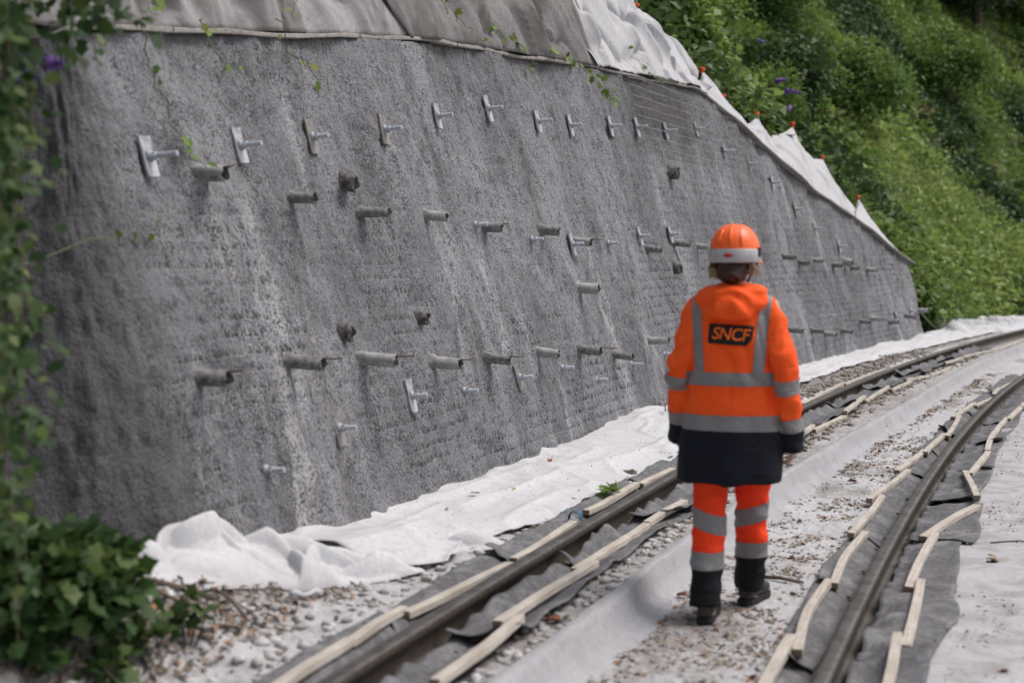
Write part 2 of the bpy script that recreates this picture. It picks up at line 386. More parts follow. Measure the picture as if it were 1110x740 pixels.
# kerb under its pale sheet, between the left rail and the walkway
prof = [(.06, -.05), (.052, -.006), (.044, .0), (.02, .003), (.002, .001), (-.003, -.003), (-.012, -.025), (-.03, -.075), (-.046, -.108), (-.07, -.13), (-.1, -.143), (-.15, -.16)]
ss = np.concatenate([np.arange(-6, 10, .05), np.arange(10, 45, .2)])
Pk = np.zeros((len(ss), len(prof), 3))
for j, (a, b) in enumerate(prof):
    dj = kerb_d(ss)+a*1.15+.007*fbm(ss*2.2, j*.12, 0, 3, 40)*(1+.12*j)
    Pk[:, j] = W(ss, dj, .145+b+.005*fbm(ss*4, j*.4, 1, 3, 41)+(.006*fbm(ss*3, j*.5, 2, 2, 43) if j > 6 else 0))
tag(grid_obj('kerb', Pk, MAT['kerb_sheet'], flip=True), kind='structure')

# ------------------------------------------------------------------ wall
LEAN, DB, UEND = .25, 1.75, 21.45
TU = [-3, -1.5, .17, .79, 2.12, 3.32, 4.36, 5.22, 7.87, 9.3, 11.4, 12.5, 13.3, 14.5, 16.1, 18.4, 21.5, 23]
TZ = [2.42, 2.46, 2.53, 2.63, 2.81, 2.97, 3.09, 3.16, 3.36, 3.44, 3.56, 3.36, 3.2, 2.93, 2.58, 2.2, 1.52, 1.3]
def ztop(u): return np.interp(u, TU, TZ)
_v = np.linspace(0, 4, 401); _ph = 1.05*sstep(0, 1.1, _v)
_ps = np.concatenate([[0], np.cumsum(np.cos(_ph[:-1])*.01)]); _pd = np.concatenate([[0], np.cumsum(np.sin(_ph[:-1])*.01)])
U0 = .4
def wallP(u, z, off=0.0):
    """point on the wall: u along its foot (round the corner below u = .32), z height, off outwards"""
    u = np.asarray(u, float); z = np.asarray(z, float); u, z, off = np.broadcast_arrays(u, z, np.asarray(off, float))
    v = np.maximum(U0-u, 0); ph = np.interp(v, _v, _ph)
    s = np.where(u >= U0, u, U0-np.interp(v, _v, _ps)); d = DB+np.where(u >= U0, 0, np.interp(v, _v, _pd))
    back = LEAN*z-off                       # backwards along the local normal
    return W(s+back*np.sin(ph), d+back*np.cos(ph), z)
wall = empty('retaining_wall', wp(10, DB, .15)); tag(wall, 'grey sprayed-concrete retaining wall leaning back beside the track', 'wall')
uu = np.concatenate([np.arange(-2.6, 9, .022), np.arange(9, UEND, .035), [UEND]])
tt = np.linspace(0, 1, 128)
Uw, T = np.meshgrid(uu, tt, indexing='ij'); Zw = .0+T*(ztop(Uw)-.0)
off = .035*fbm(Uw*.9, Zw*.8, 0, 3, 50)+.016*fbm(Uw*4, Zw*2.2, 0, 3, 51)+.013*fbm(Uw*13, Zw*9, 0, 3, 52)+.02*np.maximum(0, fbm(Uw*2.6, Zw*1.5, 0, 4, 58))
rows = np.abs(((Zw+.05*vn(Uw*1.1, Zw*.7, 0, 53))/.082) % 1-.5)*2
off += .0015*sstep(.55, .95, rows)*(sstep(-.1, .3, fbm(Uw*.7, Zw*1.2, 0, 3, 54))+sstep(6, 9.5, Uw)*.3)
off += .02*sstep(.25, .6, vn(Uw*1.6, Zw*.12, 0, 55))*sstep(8, 10, Uw)
Pw = wallP(Uw, Zw, off)
# end face and top returning into the hill
endc = np.concatenate([Pw, (W(np.full(128, UEND+.02), DB+LEAN*Zw[-1]+.5, Zw[-1]))[None]], 0)
n0, m0 = endc.shape[:2]
suv = np.stack([np.concatenate([Uw, Uw[-1:]+.5], 0), np.concatenate([Zw, Zw[-1:]], 0), np.zeros((n0, m0))], -1)
topline = endc[:, -1] + np.stack([W(np.clip(uu, .3, None), 3, 0)-W(np.clip(uu, .3, None), 2.55, 0)]+[], 0)[0][np.r_[0:len(uu), len(uu)-1]]
endc = np.concatenate([endc, topline[:, None]], 1); suv = np.concatenate([suv, suv[:, -1:]], 1)
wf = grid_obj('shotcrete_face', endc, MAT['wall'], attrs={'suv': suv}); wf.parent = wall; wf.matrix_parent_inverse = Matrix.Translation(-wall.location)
def adopt(o, p):
    bpy.context.view_layer.update(); o.parent = p; o.matrix_parent_inverse = p.matrix_world.inverted(); return o
def wall_noise(u, z): return float(.035*fbm(u*.9, z*.8, 0, 3, 50)+.016*fbm(u*4, z*2.2, 0, 3, 51)+.02*np.maximum(0, fbm(u*2.6, z*1.5, 0, 4, 58))+.02*sstep(.25, .6, vn(u*1.6, z*.12, 0, 55))*sstep(8, 10, u)+.004)
# boards along the top edge
WINV = Matrix.Translation(-wall.location)
u = -2.4
while u < UEND:
    L = random.uniform(1.5, 2.4); u1 = min(u+L, UEND+.15); m = MB(); rings = []
    for k in range(9):
        a = u+(u1-.015-u)*k/8; zt = float(ztop(a))+.006*math.sin(a*5)+.008*math.sin(a*1.7+1)
        p = Vector(wallP(a, zt, .04+.012*math.sin(a*3)+.05*float(sstep(11, 12.5, a)))); q = Vector(wallP(a, zt, -.09))
        up = Vector((0, 0, .027+.004*math.sin(a*9)))
        rings.append([p, q, q+up, p+up*.9])
    o = m.loft(rings).build('top_board', MAT['top_board'], wall); o.matrix_parent_inverse = WINV; bevel(o, .004, 1); u = u1
# bare wire mesh below the boards
m = MB()
for k in range(9):
    zz = 2.62+k*.1
    ptsw = [Vector(wallP(a, min(zz+.004*math.sin(a*7+k), float(ztop(a))-.02), .062)) for a in np.linspace(8.8, 12.6, 22)]
    m.tube(ptsw, .0035, 4)
for k in range(62):
    a = 8.85+k*.06; z1 = float(ztop(a))-.03
    m.tube([Vector(wallP(a, z1, .062)), Vector(wallP(a+.06, (z1+2.65)/2, .064)), Vector(wallP(a+.1, 2.62+.1*random.random(), .06))], .0018, 3)
o = m.build('wire_mesh', MAT['wire'], wall); o.matrix_parent_inverse = WINV; o['kind'] = 'stuff'

# ------------------------------------------------------------------ hillside
def hill(s, d):
    s = np.asarray(s, float); d = np.asarray(d, float)
    b = sstep(20.5, 24, s)
    zt = np.where(s < 21.5, ztop(s), 1.5); d0 = (DB+LEAN*zt+.35)*(1-b)+1.95*b; z0 = (zt-.12)*(1-b)+.12*b
    x = np.maximum(d-d0, -.6)
    lift = sstep(0, 3, x)
    return z0+np.minimum(x, 5)*(1.45-.25*b)+np.maximum(x-5, 0)*1.15+.35*lift*fbm(s*.35, d*.35, 0, 3, 60)
S2, X2 = np.meshgrid(np.concatenate([np.arange(-.6, 20, .6), np.arange(20, 26, .25), np.arange(26, 90, 1.0)]), np.concatenate([np.arange(-.05, 6, .25), np.arange(6, 40, 1)]), indexing='ij')
b2 = sstep(20.5, 24, S2); D2 = ((DB+LEAN*ztop(np.minimum(S2, 21.5))+.35)*(1-b2)+1.95*b2)+X2
tag(grid_obj('hillside', W(S2, D2, hill(S2, D2)), MAT['soil'], flip=True), kind='structure')

def wm(o):
    return (wm(o.parent) @ o.matrix_parent_inverse @ o.matrix_basis) if o.parent else o.matrix_basis.copy()
def par(o, p):
    """parent o, whose mesh is in world coordinates, to p without moving it"""
    o.parent = p; o.matrix_parent_inverse = wm(p).inverted(); return o
ORD = 'first second third fourth fifth sixth seventh eighth ninth tenth eleventh twelfth thirteenth fourteenth fifteenth sixteenth seventeenth eighteenth nineteenth twentieth'.split()

# ------------------------------------------------------------------ railway track
track = empty('railway_track', wp(0, 0, 0)); tag(track, 'curving railway track with two worn brown steel rails', 'railway track')
RP = [(-.033, -.012), (-.029, -.002), (-.012, 0), (.012, 0), (.028, -.002), (.033, -.012), (.032, -.034), (.012, -.046), (.008, -.06), (.008, -.118), (.018, -.134), (.068, -.143), (.07, -.153),
      (-.07, -.153), (-.068, -.143), (-.018, -.134), (-.008, -.118), (-.008, -.06), (-.012, -.046), (-.034, -.036)]
ct = math.atan(.1/1.5)
def make_rail(d0, zt, lab):
    sr = np.concatenate([np.arange(-6, 20, .3), np.arange(20, 60, .8)]); m = MB(); rings = []
    for s in sr:
        rings.append([wp(s, d0+(x*math.cos(ct)-z*math.sin(ct)), zt+z*math.cos(ct)+x*math.sin(ct)) for x, z in RP])
    r = par(m.loft(rings).build('rail', MAT['rail']), track); r['label'] = lab
    me0 = r.data
    for e in me0.polygons: e.use_smooth = len(e.vertices) == 4
    # fastenings every sixty centimetres: base plate, two clips, two bolts joined as one casting
    first = None
    for i in range(-2, 34):
        s = i*.6+.25
        if first is None:
            k = MB(); k.box((0, 0, -.006), (.16, .34, .018))
            for q in (-1, 1):
                k.box((0, q*.085, .018), (.07, .07, .02)); k.tube([(0, q*.105, .0), (0, q*.105, .036)], .011, 6); k.tube([(0, q*.105, .02), (0, q*.105, .03)], .018, 6)
            first = k.mesh('rail_fastening'); first.materials.append(MAT['rail_side'])
        o = bpy.data.objects.new('rail_fastening', first); col.objects.link(o); o.parent = r
        o.matrix_parent_inverse = wm(r).inverted()
        o.matrix_basis = Matrix.Translation(wp(s, d0, zt-.152)) @ Matrix.Rotation(-heading(s)+math.pi/2, 4, 'Z') @ Matrix.Rotation(ct, 4, 'X')
make_rail(.7525, .2, 'outer rail nearer the wall'); make_rail(-.7525, .1, 'inner rail right of the walker')

# ------------------------------------------------------------------ grey mats laid along the rails
def lay_mat(s0, s1, din, dout, seed, lab, lift=0, rim=0.0):
    n = max(16, int((s1-s0)/.03)); mM = 16
    a = np.linspace(0, 1, n)[:, None]*np.ones((1, mM)); b = np.linspace(0, 1, mM)[None]*np.ones((n, 1))
    s = s0+(s1-s0)*a + .05*fbm(b*2.2, seed, 0, 2, seed)*np.abs(2*a-1)
    dd = din+(dout-din)*b*(1+.15*fbm(s*1.2, seed*3.1, 0, 2, seed+1)) + .012*fbm(s*4, 5+seed, 0, 2, seed+2)*(1-b)
    z = zg(s, dd, False)+.032+lift+.009*fbm(s*4, dd*5, 0, 3, seed+3)
    fold = np.sin(s*17+4*fbm(s*2, dd*3, 0, 2, seed+6))*.012*(1-b)
    z = z+fold+rim*(1-sstep(0, .35, b))*(.6+.4*vn(s*4, seed, 0, seed))
    curl = .06*(1-sstep(0, .16, a))*sstep(-.2, .6, vn(seed*1.7, 3.3, 0, 5)+.6*vn(b*2.5, seed*2.3, 0, 8)) + .03*sstep(.9, 1, a)*sstep(.1, .6, vn(seed*2.9, 1.3, 0, 6))
    z = z+np.maximum(curl, 0)*(.4+.6*b)+.02*sstep(.75, 1, b)*np.maximum(0, vn(s*3, seed, 0, seed+9))
    o = grid_obj('ground_mat', W(s, dd, z), MAT['mat_grey'], flip=(dout > din)); solid(o, .005, 0)
    tag(o, lab, 'mat', 'grey mats laid along the rails'); return o
def mats(s_list, din, dout, side, seed, rim=0):
    for i in range(len(s_list)-1):
        lay_mat(s_list[i]-.04, s_list[i+1]+.05, din, dout, seed+i*7, 'dusty grey mat %s, %s from the camera' % (side, ORD[i]), .005*(i % 2), rim)
mats([-1.2, .35, 1.75, 3.1, 4.6, 6.2, 7.8, 9.6, 11.6, 13.8, 16.5, 20], .7, .40, 'between the outer rail and the kerb', 100, .08)
mats([-1.2, .25, 1.5, 2.7, 4.0, 5.6], .835, .99, 'on the wall side of the outer rail', 230)
mats([-1.0, .75, 2.1, 3.4, 4.8, 6.0, 7.2, 8.6, 10.4, 12.6, 15.5], -.675, -.5, 'on the walkway side of the inner rail', 310)
mats([-1.0, .95, 2.15, 3.45, 4.7, 6.3, 7.9, 9.6, 11.4, 13.6], -.81, -1.13, 'on the outer right side of the inner rail', 420, .055)

# ------------------------------------------------------------------ wooden battens holding the mats down
BA = [(-0.753, 0.891, -0.154, 0.901), (-0.154, 0.901, 0.352, 0.909), (0.313, 0.884, 1.42, 0.843), (1.485, 0.848, 2.474, 0.861), (2.739, 0.876, 3.751, 0.868), (3.794, 0.856, 4.569, 0.852), (9.27, 0.875, 11.788, 0.938), (11.664, 0.913, 14.108, 0.899)]
BB = [(-0.443, 0.446, 0.385, 0.424), (0.342, 0.504, 1.632, 0.486), (1.521, 0.552, 2.796, 0.541), (2.823, 0.548, 3.367, 0.466), (6.7, 0.406, 7.472, 0.416), (7.408, 0.396, 8.776, 0.363), (8.694, 0.349, 10.306, 0.44), (10.21, 0.414, 11.553, 0.398), (11.508, 0.36, 12.727, 0.335), (12.697, 0.4, 13.738, 0.281), (13.743, 0.27, 15.134, 0.23), (15.539, 0.366, 17.193, 0.378), (17.193, 0.378, 19.757, 0.234), (19.757, 0.234, 22.49, 0.294)]
BC = [(0.05, -0.559, 0.88, -0.559), (0.738, -0.605, 2.045, -0.56), (1.993, -0.589, 3.37, -0.579), (3.229, -0.515, 4.636, -0.529), (4.459, -0.469, 5.901, -0.565), (5.798, -0.492, 7.073, -0.555), (6.848, -0.586, 8.313, -0.587), (8.176, -0.625, 9.734, -0.573), (9.589, -0.527, 11.105, -0.573), (10.907, -0.603, 12.283, -0.643), (12.287, -0.653, 13.311, -0.618), (13.316, -0.628, 15.494, -0.673)]
BD = [(0.187, -0.975, 1.087, -0.957), (0.969, -0.996, 2.227, -0.969), (2.066, -0.926, 3.462, -0.951), (3.34, -0.893, 4.439, -1.127), (4.508, -1.123, 5.981, -0.952), (5.854, -0.993, 7.078, -1.043), (7.19, -1.029, 8.489, -0.996), (8.489, -0.996, 9.81, -1.009), (9.65, -1.037, 11.131, -1.09), (10.725, -1.084, 12.869, -1.133)]
def drop_z(pts):
    """highest surface under each point"""
    bpy.context.view_layer.update(); dg = bpy.context.evaluated_depsgraph_get(); out = []
    for p in pts:
        ok, loc, *_r = scene.ray_cast(dg, Vector((p.x, p.y, .6)), Vector((0, 0, -1))); out.append(loc.z if ok else 0)
    return out
def batten(s0, d0, s1, d1, zs, lab, bow, wdt=.047, hgt=.032):
    A, B = wp(s0, d0, 0), wp(s1, d1, 0); L = (B-A).length; ax = (B-A).normalized()
    z0 = np.percentile(zs[:9], 85); z1 = np.percentile(zs[-9:], 85)
    rings = []
    for i in range(13):
        t = i/12; c = Vector((L*(t-.5), bow*math.sin(math.pi*t), (z1-z0)*(t-.5)+.003*math.sin(math.pi*t*2+L*9)))
        w_, h_ = wdt/2, hgt
        rings.append([c+Vector((0, -w_, 0)), c+Vector((0, w_, 0)), c+Vector((0, w_, h_)), c+Vector((0, -w_, h_))])
    o = MB().loft(rings).build('wooden_batten', MAT['batten']); o.data.materials.append(MAT['batten_end'])
    for p in o.data.polygons:
        if abs(p.normal.x) > .9: p.material_index = 1
    o.matrix_basis = Matrix.Translation((A+B)/2+Vector((0, 0, (z0+z1)/2))) @ Matrix.Rotation(math.atan2(ax.y, ax.x), 4, 'Z') @ Matrix.Rotation(random.uniform(-.05, .05), 4, 'X')
    bevel(o, .003, 1); tag(o, lab, 'batten', 'wooden battens along the rails')
BROWS = ((BA, 'on the wall side of the outer rail'), (BB, 'between the outer rail and the kerb'), (BC, 'on the walkway side of the inner rail'), (BD, 'on the outer right side of the inner rail'))
allp = [wp(r[0]+(r[2]-r[0])*t, r[1]+(r[3]-r[1])*t+q, 0) for rows_, _ in BROWS for r in rows_ for t in np.linspace(.02, .98, 7) for q in (-.02, 0, .02)]
allz = drop_z(allp); k_ = 0
for rows_, side in BROWS:
    for i, r in enumerate(rows_):
        batten(*r, allz[k_:k_+21], 'pale wooden batten %s, %s from the camera' % (side, ORD[i]), random.uniform(-.012, .012)+(.03 if rows_ is BC and i in (1, 2) else 0), random.uniform(.04, .047)); k_ += 21

# ------------------------------------------------------------------ white sheets on the ground
ES = [.9, 1.05, 1.3, 1.7, 2.0, 2.7, 3.2, 3.4, 4.25, 4.9, 7, 11.5, 13.8, 15, 18.4, 22.4, 26]
ED = [1.4, 1.25, 1.1, 1.15, 1.08, .96, 1.04, .97, .96, .96, 1.1, 1.34, 1.33, 1.3, 1.2, 1.12, 1.0]
a = np.concatenate([np.arange(1.0, 7, .03), np.arange(7, 14, .07), np.arange(14, 25, .15)]); b = np.linspace(0, 1, 60)
A_, B_ = np.meshgrid(a, b, indexing='ij'); ed = np.interp(A_, ES, ED)+.03*fbm(A_*3, 0, 0, 3, 70)
Dm = ed+(1.9-ed)*B_; hump = np.interp(A_, [1, 1.6, 3, 5, 6.6, 7.4, 9, 12, 25], [.1, .06, .03, .05, .1, .09, .05, .03, .03])
Zm = zg(A_, Dm, False)+.012+hump*sstep(.0, .45, B_)*(.7+.4*fbm(A_*.9, B_*1.5, 0, 2, 71))+.03*(1-np.abs(vn(A_*.9+B_*1.6, Dm*4.5, 0, 72)))**3*sstep(0, .12, B_)+.018*(1-np.abs(vn(A_*2.6-B_*1.5, Dm*3, 0, 75)))**5+.002*fbm(A_*9, Dm*9, 0, 2, 73)+.018*np.exp(-(B_/.03)**2)*(vn(A_*5, 1, 0, 74)*.5+.5)
o = grid_obj('ground_sheet', W(A_, Dm, Zm), MAT['white_sheet'], flip=True); solid(o, .006, -1)
tag(o, 'long white geotextile sheet lying along the foot of the wall', 'sheet')

def heap(name, P0, P1, width, hgt, mat, lab, cat, seed, nroll=16, n=260, mM=150, rw=(.035, .075)):
    """crumpled sheet from P0 to P1 (s, d): rounded rolls of cloth lying over one another, with tight valleys between them"""
    r = np.random.default_rng(seed)
    a = np.linspace(0, 1, n)[:, None]*np.ones((1, mM)); b = np.linspace(-1, 1, mM)[None]*np.ones((n, 1))
    S0, D0 = P0; S1, D1 = P1; L = math.hypot(S1-S0, D1-D0); ux, uy = (S1-S0)/L, (D1-D0)/L; px, py = -uy, ux
    al = a*L; ac = b*width*.5*(.9+.18*fbm(a*3.5, seed, 0, 2, seed))+.03*fbm(al*2.5, seed*1.1, 0, 2, seed+1)
    env = np.maximum(0, 1-np.abs(b)**3)**.5*np.clip(np.sin(np.pi*np.clip(a, .01, .99))*1.6, 0, 1)**.5
    wx = al+.03*fbm(al*4, ac*4, 0, 2, seed+2); wy = ac+.03*fbm(al*4, ac*4, 3, 2, seed+3)
    h = .22*hgt*env
    k = rw[1]/.075
    for i in range(nroll):
        c0 = r.uniform(-.05, .9)*L; ln = r.uniform(.25, .75)*k; c1 = r.uniform(-.42, .42)*width; an = r.normal(0, .35); cv = r.normal(0, .5)/k; w = r.uniform(*rw)
        u_ = (wx-c0-ln/2)*math.cos(an)+(wy-c1)*math.sin(an); v_ = -(wx-c0-ln/2)*math.sin(an)+(wy-c1)*math.cos(an)-cv*((u_/(ln/2))**2)*.12*k
        tp = np.clip(1-(np.abs(u_)/(ln/2))**2.2, 0, 1); ww = w*(.45+.55*tp)
        prof_ = np.sqrt(np.maximum(0, 1-(v_/ww)**2))
        hr = (.3+.7*r.random())*hgt*tp**.8
        bump = (np.maximum(hr-w, 0)+w*.9*np.minimum(1, hr/w))*prof_+0*v_
        skirt = hr*np.exp(-np.maximum(0, np.abs(v_)-ww*.7)/(.05*k))*.55*tp
        h = np.maximum(h, np.maximum(bump, skirt)*np.minimum(1, env*1.3))
    h = h+.004*k*fbm(al*14, ac*14, 0, 3, seed+9)*env
    ss_ = S0+ux*al+px*ac; dd_ = D0+uy*al+py*ac
    z = zg(ss_, dd_, False)+.004+np.maximum(h, 0)
    o = grid_obj(name, W(ss_, dd_, z), MAT[mat])
    return tag(o, lab, cat)
heap('crumpled_sheet', (-.3, 1.76), (1.2, 1.36), .4, .17, 'white_sheet', 'crumpled heap of white sheeting at the left foot of the wall', 'sheet', 301, 22)
heap('crumpled_sheet', (.8, 1.7), (1.95, 1.2), .46, .1, 'white_sheet', 'low folded end of white sheeting between the heap and the outer rail', 'sheet', 311, 14)
heap('crumpled_sheet', (22.6, 1.75), (29.0, 1.1), 1.0, .3, 'white_sheet', 'white sheeting bunched beyond the far end of the wall', 'sheet', 321, 16, rw=(.09, .22))

es2 = np.concatenate([np.arange(-3.5, 7, .05), np.arange(7, 16, .12), np.arange(16, 36, .5)]); b = np.concatenate([np.linspace(0, .3, 46), np.linspace(.31, 1, 40)])
A_, B_ = np.meshgrid(es2, b, indexing='ij'); ed = -1.02+.05*fbm(A_*1.2, 0, 0, 3, 80); Dm = ed-6.5*B_
Zm = zg(A_, Dm, False)+.014+.014*np.abs(fbm(A_*1.6, Dm*1.8, 0, 4, 81))+.006*fbm(A_*7, Dm*7, 0, 3, 82)
o = grid_obj('ground_sheet', W(A_, Dm, Zm), MAT['ground_sheet'])
tag(o, 'dusty grey-white sheet covering the ground right of the inner rail', 'sheet')

# ------------------------------------------------------------------ rock anchors in the wall
UP = [(0.612, 2.048), (1.444, 2.16), (2.246, 2.267), (3.093, 2.38), (4.078, 2.558), (5.036, 2.704), (5.97, 2.693), (6.982, 2.753), (7.943, 2.829), (8.902, 2.903), (9.81, 2.942), (11.01, 3.063), (11.931, 2.876), (13.03, 2.789), (13.918, 2.599), (14.856, 2.274), (15.793, 2.025), (16.811, 1.78), (20.296, 1.251)]
MID = [(4.331, 1.829), (5.321, 1.739), (6.232, 1.713), (7.236, 1.73), (8.145, 1.809), (9.148, 1.842)]
LOW = [(1.028, 0.609), (1.776, 0.722), (2.709, 0.803), (3.522, 0.758), (4.408, 0.776), (5.373, 0.77), (6.182, 0.614), (7.12, 0.675), (8.063, 0.704), (15.418, 0.793), (19.598, 0.627), (20.748, 0.681)]
PU = [(0.996, 1.997), (1.851, 1.919), (2.673, 1.867), (3.526, 1.876), (4.456, 1.819), (5.509, 1.82), (6.342, 1.744), (8.315, 1.697), (9.24, 1.759), (10.041, 1.728), (13.785, 1.624), (14.537, 1.55), (15.216, 1.574), (16.326, 1.505), (17.418, 1.458), (18.59, 1.421)]
PL = [(0.613, 1.076), (1.429, 1.093), (2.234, 1.053), (3.066, 0.976), (3.914, 0.948), (4.869, 0.926), (5.753, 0.893), (6.673, 0.792), (7.692, 0.853), (13.162, 0.701), (14.224, 0.641), (14.982, 0.568), (15.907, 0.563), (17.091, 0.649), (17.893, 0.66), (19.124, 0.553), (20.267, 0.618), (21.35, 0.675)]
BL = [(2.536, 2.032), (2.097, 1.197), (3.051, 1.238), (6.079, 1.362), (9.616, 2.483), (8.971, 1.499), (17.095, 1.544)]
def wall_frame(u, z, off=0.0, roll=0.0):
    """x along the wall, y outwards, z up the face"""
    o = Vector(wallP(u, z, off+wall_noise(u, z))); ax = (Vector(wallP(u+.02, z))-Vector(wallP(u-.02, z))).normalized()
    uz = (Vector(wallP(u, z+.05))-Vector(wallP(u, z-.05))).normalized(); y = uz.cross(ax)
    y = -y if y.dot(left_dir(u)) > 0 else y; y.normalize(); x = y.cross(uz)
    M = Matrix((x, y, uz)).transposed().to_4x4(); M.translation = o
    return M @ Matrix.Rotation(roll, 4, 'Y')
bx = bmesh.new()
plate_mb = MB().box((0, .006, 0), (.082, .012, .19)); plate_me = plate_mb.mesh('plate'); plate_me.materials.append(MAT['galvanised'])
plate_me2 = plate_mb.mesh('plate'); plate_me2.materials.append(MAT['cemented_plate'])
dome = MB().loft([[(r*math.cos(w), y, r*math.sin(w)) for w in np.linspace(0, 2*math.pi, 13)[:-1]] for r, y in ((.03, .011), (.028, .018), (.022, .027), (.018, .03))]).mesh('washer'); dome.materials.append(MAT['galvanised'])
nut = MB().loft([[(.022*math.cos(w), y, .022*math.sin(w)) for w in np.linspace(0, 2*math.pi, 7)[:-1]] for y in (.026, .05)]).mesh('nut'); nut.materials.append(MAT['bolt_steel'])
th = []
for k in range(29):
    th.append([((.0122+.002*(k % 2))*math.cos(w), .0+k*.005, (.0122+.002*(k % 2))*math.sin(w)) for w in np.linspace(0, 2*math.pi, 9)[:-1]])
bolt = MB().loft(th).mesh('bolt'); bolt.materials.append(MAT['bolt_steel'])
def anchor(u, z, lab, plate=True, cem=False, roll=0, sunk=0.0, blen=1.0, tilt=-.16):
    M = wall_frame(u, z, .012-sunk, roll); e = empty('rock_anchor', mat=M); tag(e, lab, 'rock anchor', 'rock anchors in the wall')
    R0 = Matrix.Rotation(tilt, 4, 'X')
    if plate: link_mesh('plate', plate_me2 if cem else plate_me, None, e).scale = (random.uniform(.85, 1.1), 1, random.uniform(.92, 1.05))
    for nm, me_ in (('washer', dome), ('nut', nut), ('bolt', bolt)):
        c = link_mesh(nm, me_, None, e); c.matrix_basis = R0
        if nm == 'bolt': c.scale = (1, blen, 1)
    return e
for i, (u, z) in enumerate(UP):
    cem = i in (2, 3, 13, 15, 16, 18)
    anchor(u, z, ('cement-splashed' if cem else 'clean galvanised')+' anchor plate with bolt, %s from the left in the upper row' % ORD[i], True, cem, random.uniform(-.12, .12)+(.1 if i < 3 else 0), .01 if cem else 0, random.uniform(.85, 1.05)*(1.1 if i == 0 else .9))
for i, (u, z) in enumerate(MID):
    anchor(u, z, 'anchor bolt %s, %s from the left in the middle row' % ('on a narrow plate' if i in (2, 4, 5) else 'without a plate', ORD[i]), i in (2, 4, 5), False, random.uniform(-.1, .1), 0 if i in (2, 4, 5) else .02, .75)
for i, (u, z) in enumerate(LOW):
    pl = i in (1, 2, 4, 10, 11); cem = i in (1, 4)
    anchor(u, z, ('%s anchor plate with bolt, %s from the left in the lower row' % ('cement-covered' if cem else 'pale steel', ORD[i])) if pl else 'bare anchor bolt without plate, %s from the left in the lower row' % ORD[i], pl, cem, random.uniform(-.05, .12), .018 if cem else (0 if pl else .03), .8)

# ------------------------------------------------------------------ drain pipes sticking out of the wall
def pipe_mesh(r, L, dark=False, broken=False, seed=0):
    m = MB(); n = 16; rings = []
    prof_ = [(-.12, r*1.3), (.0, r*1.24), (.012, r*1.08), (.03, r), (L, r), (L, r*.86), (L-.015 if dark else -.02, r*.84)]
    for k, (y, q) in enumerate(prof_):
        ring = []
        for w in np.linspace(0, 2*math.pi, n+1)[:-1]:
            jag = (.007*math.sin(3*w+seed)+.006*math.sin(5*w+2*seed)) if broken and k in (4, 5) else (.006*math.sin(4*w+seed)+.004*math.sin(7*w+seed*2))*(k in (4, 5)) + .008*math.sin(3*w+seed*1.7)*(k in (1, 2))
            qq = q*(1+(.14*math.sin(3*w+seed)+.08*math.sin(5*w+seed*3) if k < 2 else .04*math.sin(2*w+seed)))
            ring.append((qq*math.cos(w), y+jag, qq*math.sin(w)))
        rings.append(ring)
    o = m.loft(rings).mesh('drain_pipe'); o.materials.append(MAT['stub_dark' if dark else ('pipe_plastic' if seed % 3 == 0 else 'pipe_cement')]); o.materials.append(MAT['pipe_inside'])
    for p in o.polygons:
        c = p.center
        if len(p.vertices) > 4 or math.hypot(c.x, c.z) < r*.88: p.material_index = 1
        p.use_smooth = len(p.vertices) == 4
    return o
def drain(u, z, r, L, lab, seed, rod=True, **kw):
    M = wall_frame(u, z, 0); y = M.to_3x3() @ Vector((0, 1, 0)); yaw = Vector((y.x, y.y, -.04)).normalized(); x = M.to_3x3() @ Vector((1, 0, 0))
    zz = x.cross(yaw).normalized(); B = Matrix((x, yaw, zz)).transposed().to_4x4(); B.translation = M.translation
    B = B @ Matrix.Rotation(random.uniform(-.07, .07), 4, 'X') @ Matrix.Rotation(random.uniform(-.12, .12), 4, 'Z')
    o = link_mesh('drain_pipe', pipe_mesh(r, L, seed=seed, **kw)); o.matrix_basis = B
    if rod:
        k = MB(); zt = r*.7; k.tube([(.01, L*.2, zt), (.012, L+.04, zt+.006), (.016, L+.05+.03*(seed % 4), zt+.012)], .004, 5); k.build('rod', MAT['rusty_rod'], o)
    return tag(o, lab, 'drain pipe', 'drain pipes in the wall')
for i, (u, z) in enumerate(PU):
    drain(u, z, random.uniform(.031, .037)*(1.1 if i == 0 else 1), random.uniform(.13, .18), 'grey drain pipe stub, %s from the left in the upper row of pipes' % ORD[i], i, i in (0, 4, 6, 8, 15))
for i, (u, z) in enumerate(PL):
    drain(u, z, random.uniform(.033, .039), random.uniform(.15, .2), 'grey drain pipe stub, %s from the left in the lower row of pipes' % ORD[i], i*3 if i in (2, 3) else i+1, i in (0, 1, 2, 3, 4, 6, 8))
BLAB = ['dark broken core stub below the third upper anchor', 'dark broken core stub just above the third lower drain pipe', 'dark short core stub above the fourth lower drain pipe', 'thick grey core pipe standing alone between the two pipe rows', 'wide dark core stub right of the tenth upper anchor plate', 'dark core stub left of the walker, between the two pipe rows', 'wide core stub among the far upper pipes']
for i, (u, z) in enumerate(BL):
    drain(u, z, (.047, .045, .04, .045, .065, .05, .06)[i], (.08, .05, .06, .17, .1, .08, .13)[i], BLAB[i], i+30, False, dark=i not in (3, 6), broken=i in (0, 1, 2, 4, 5))

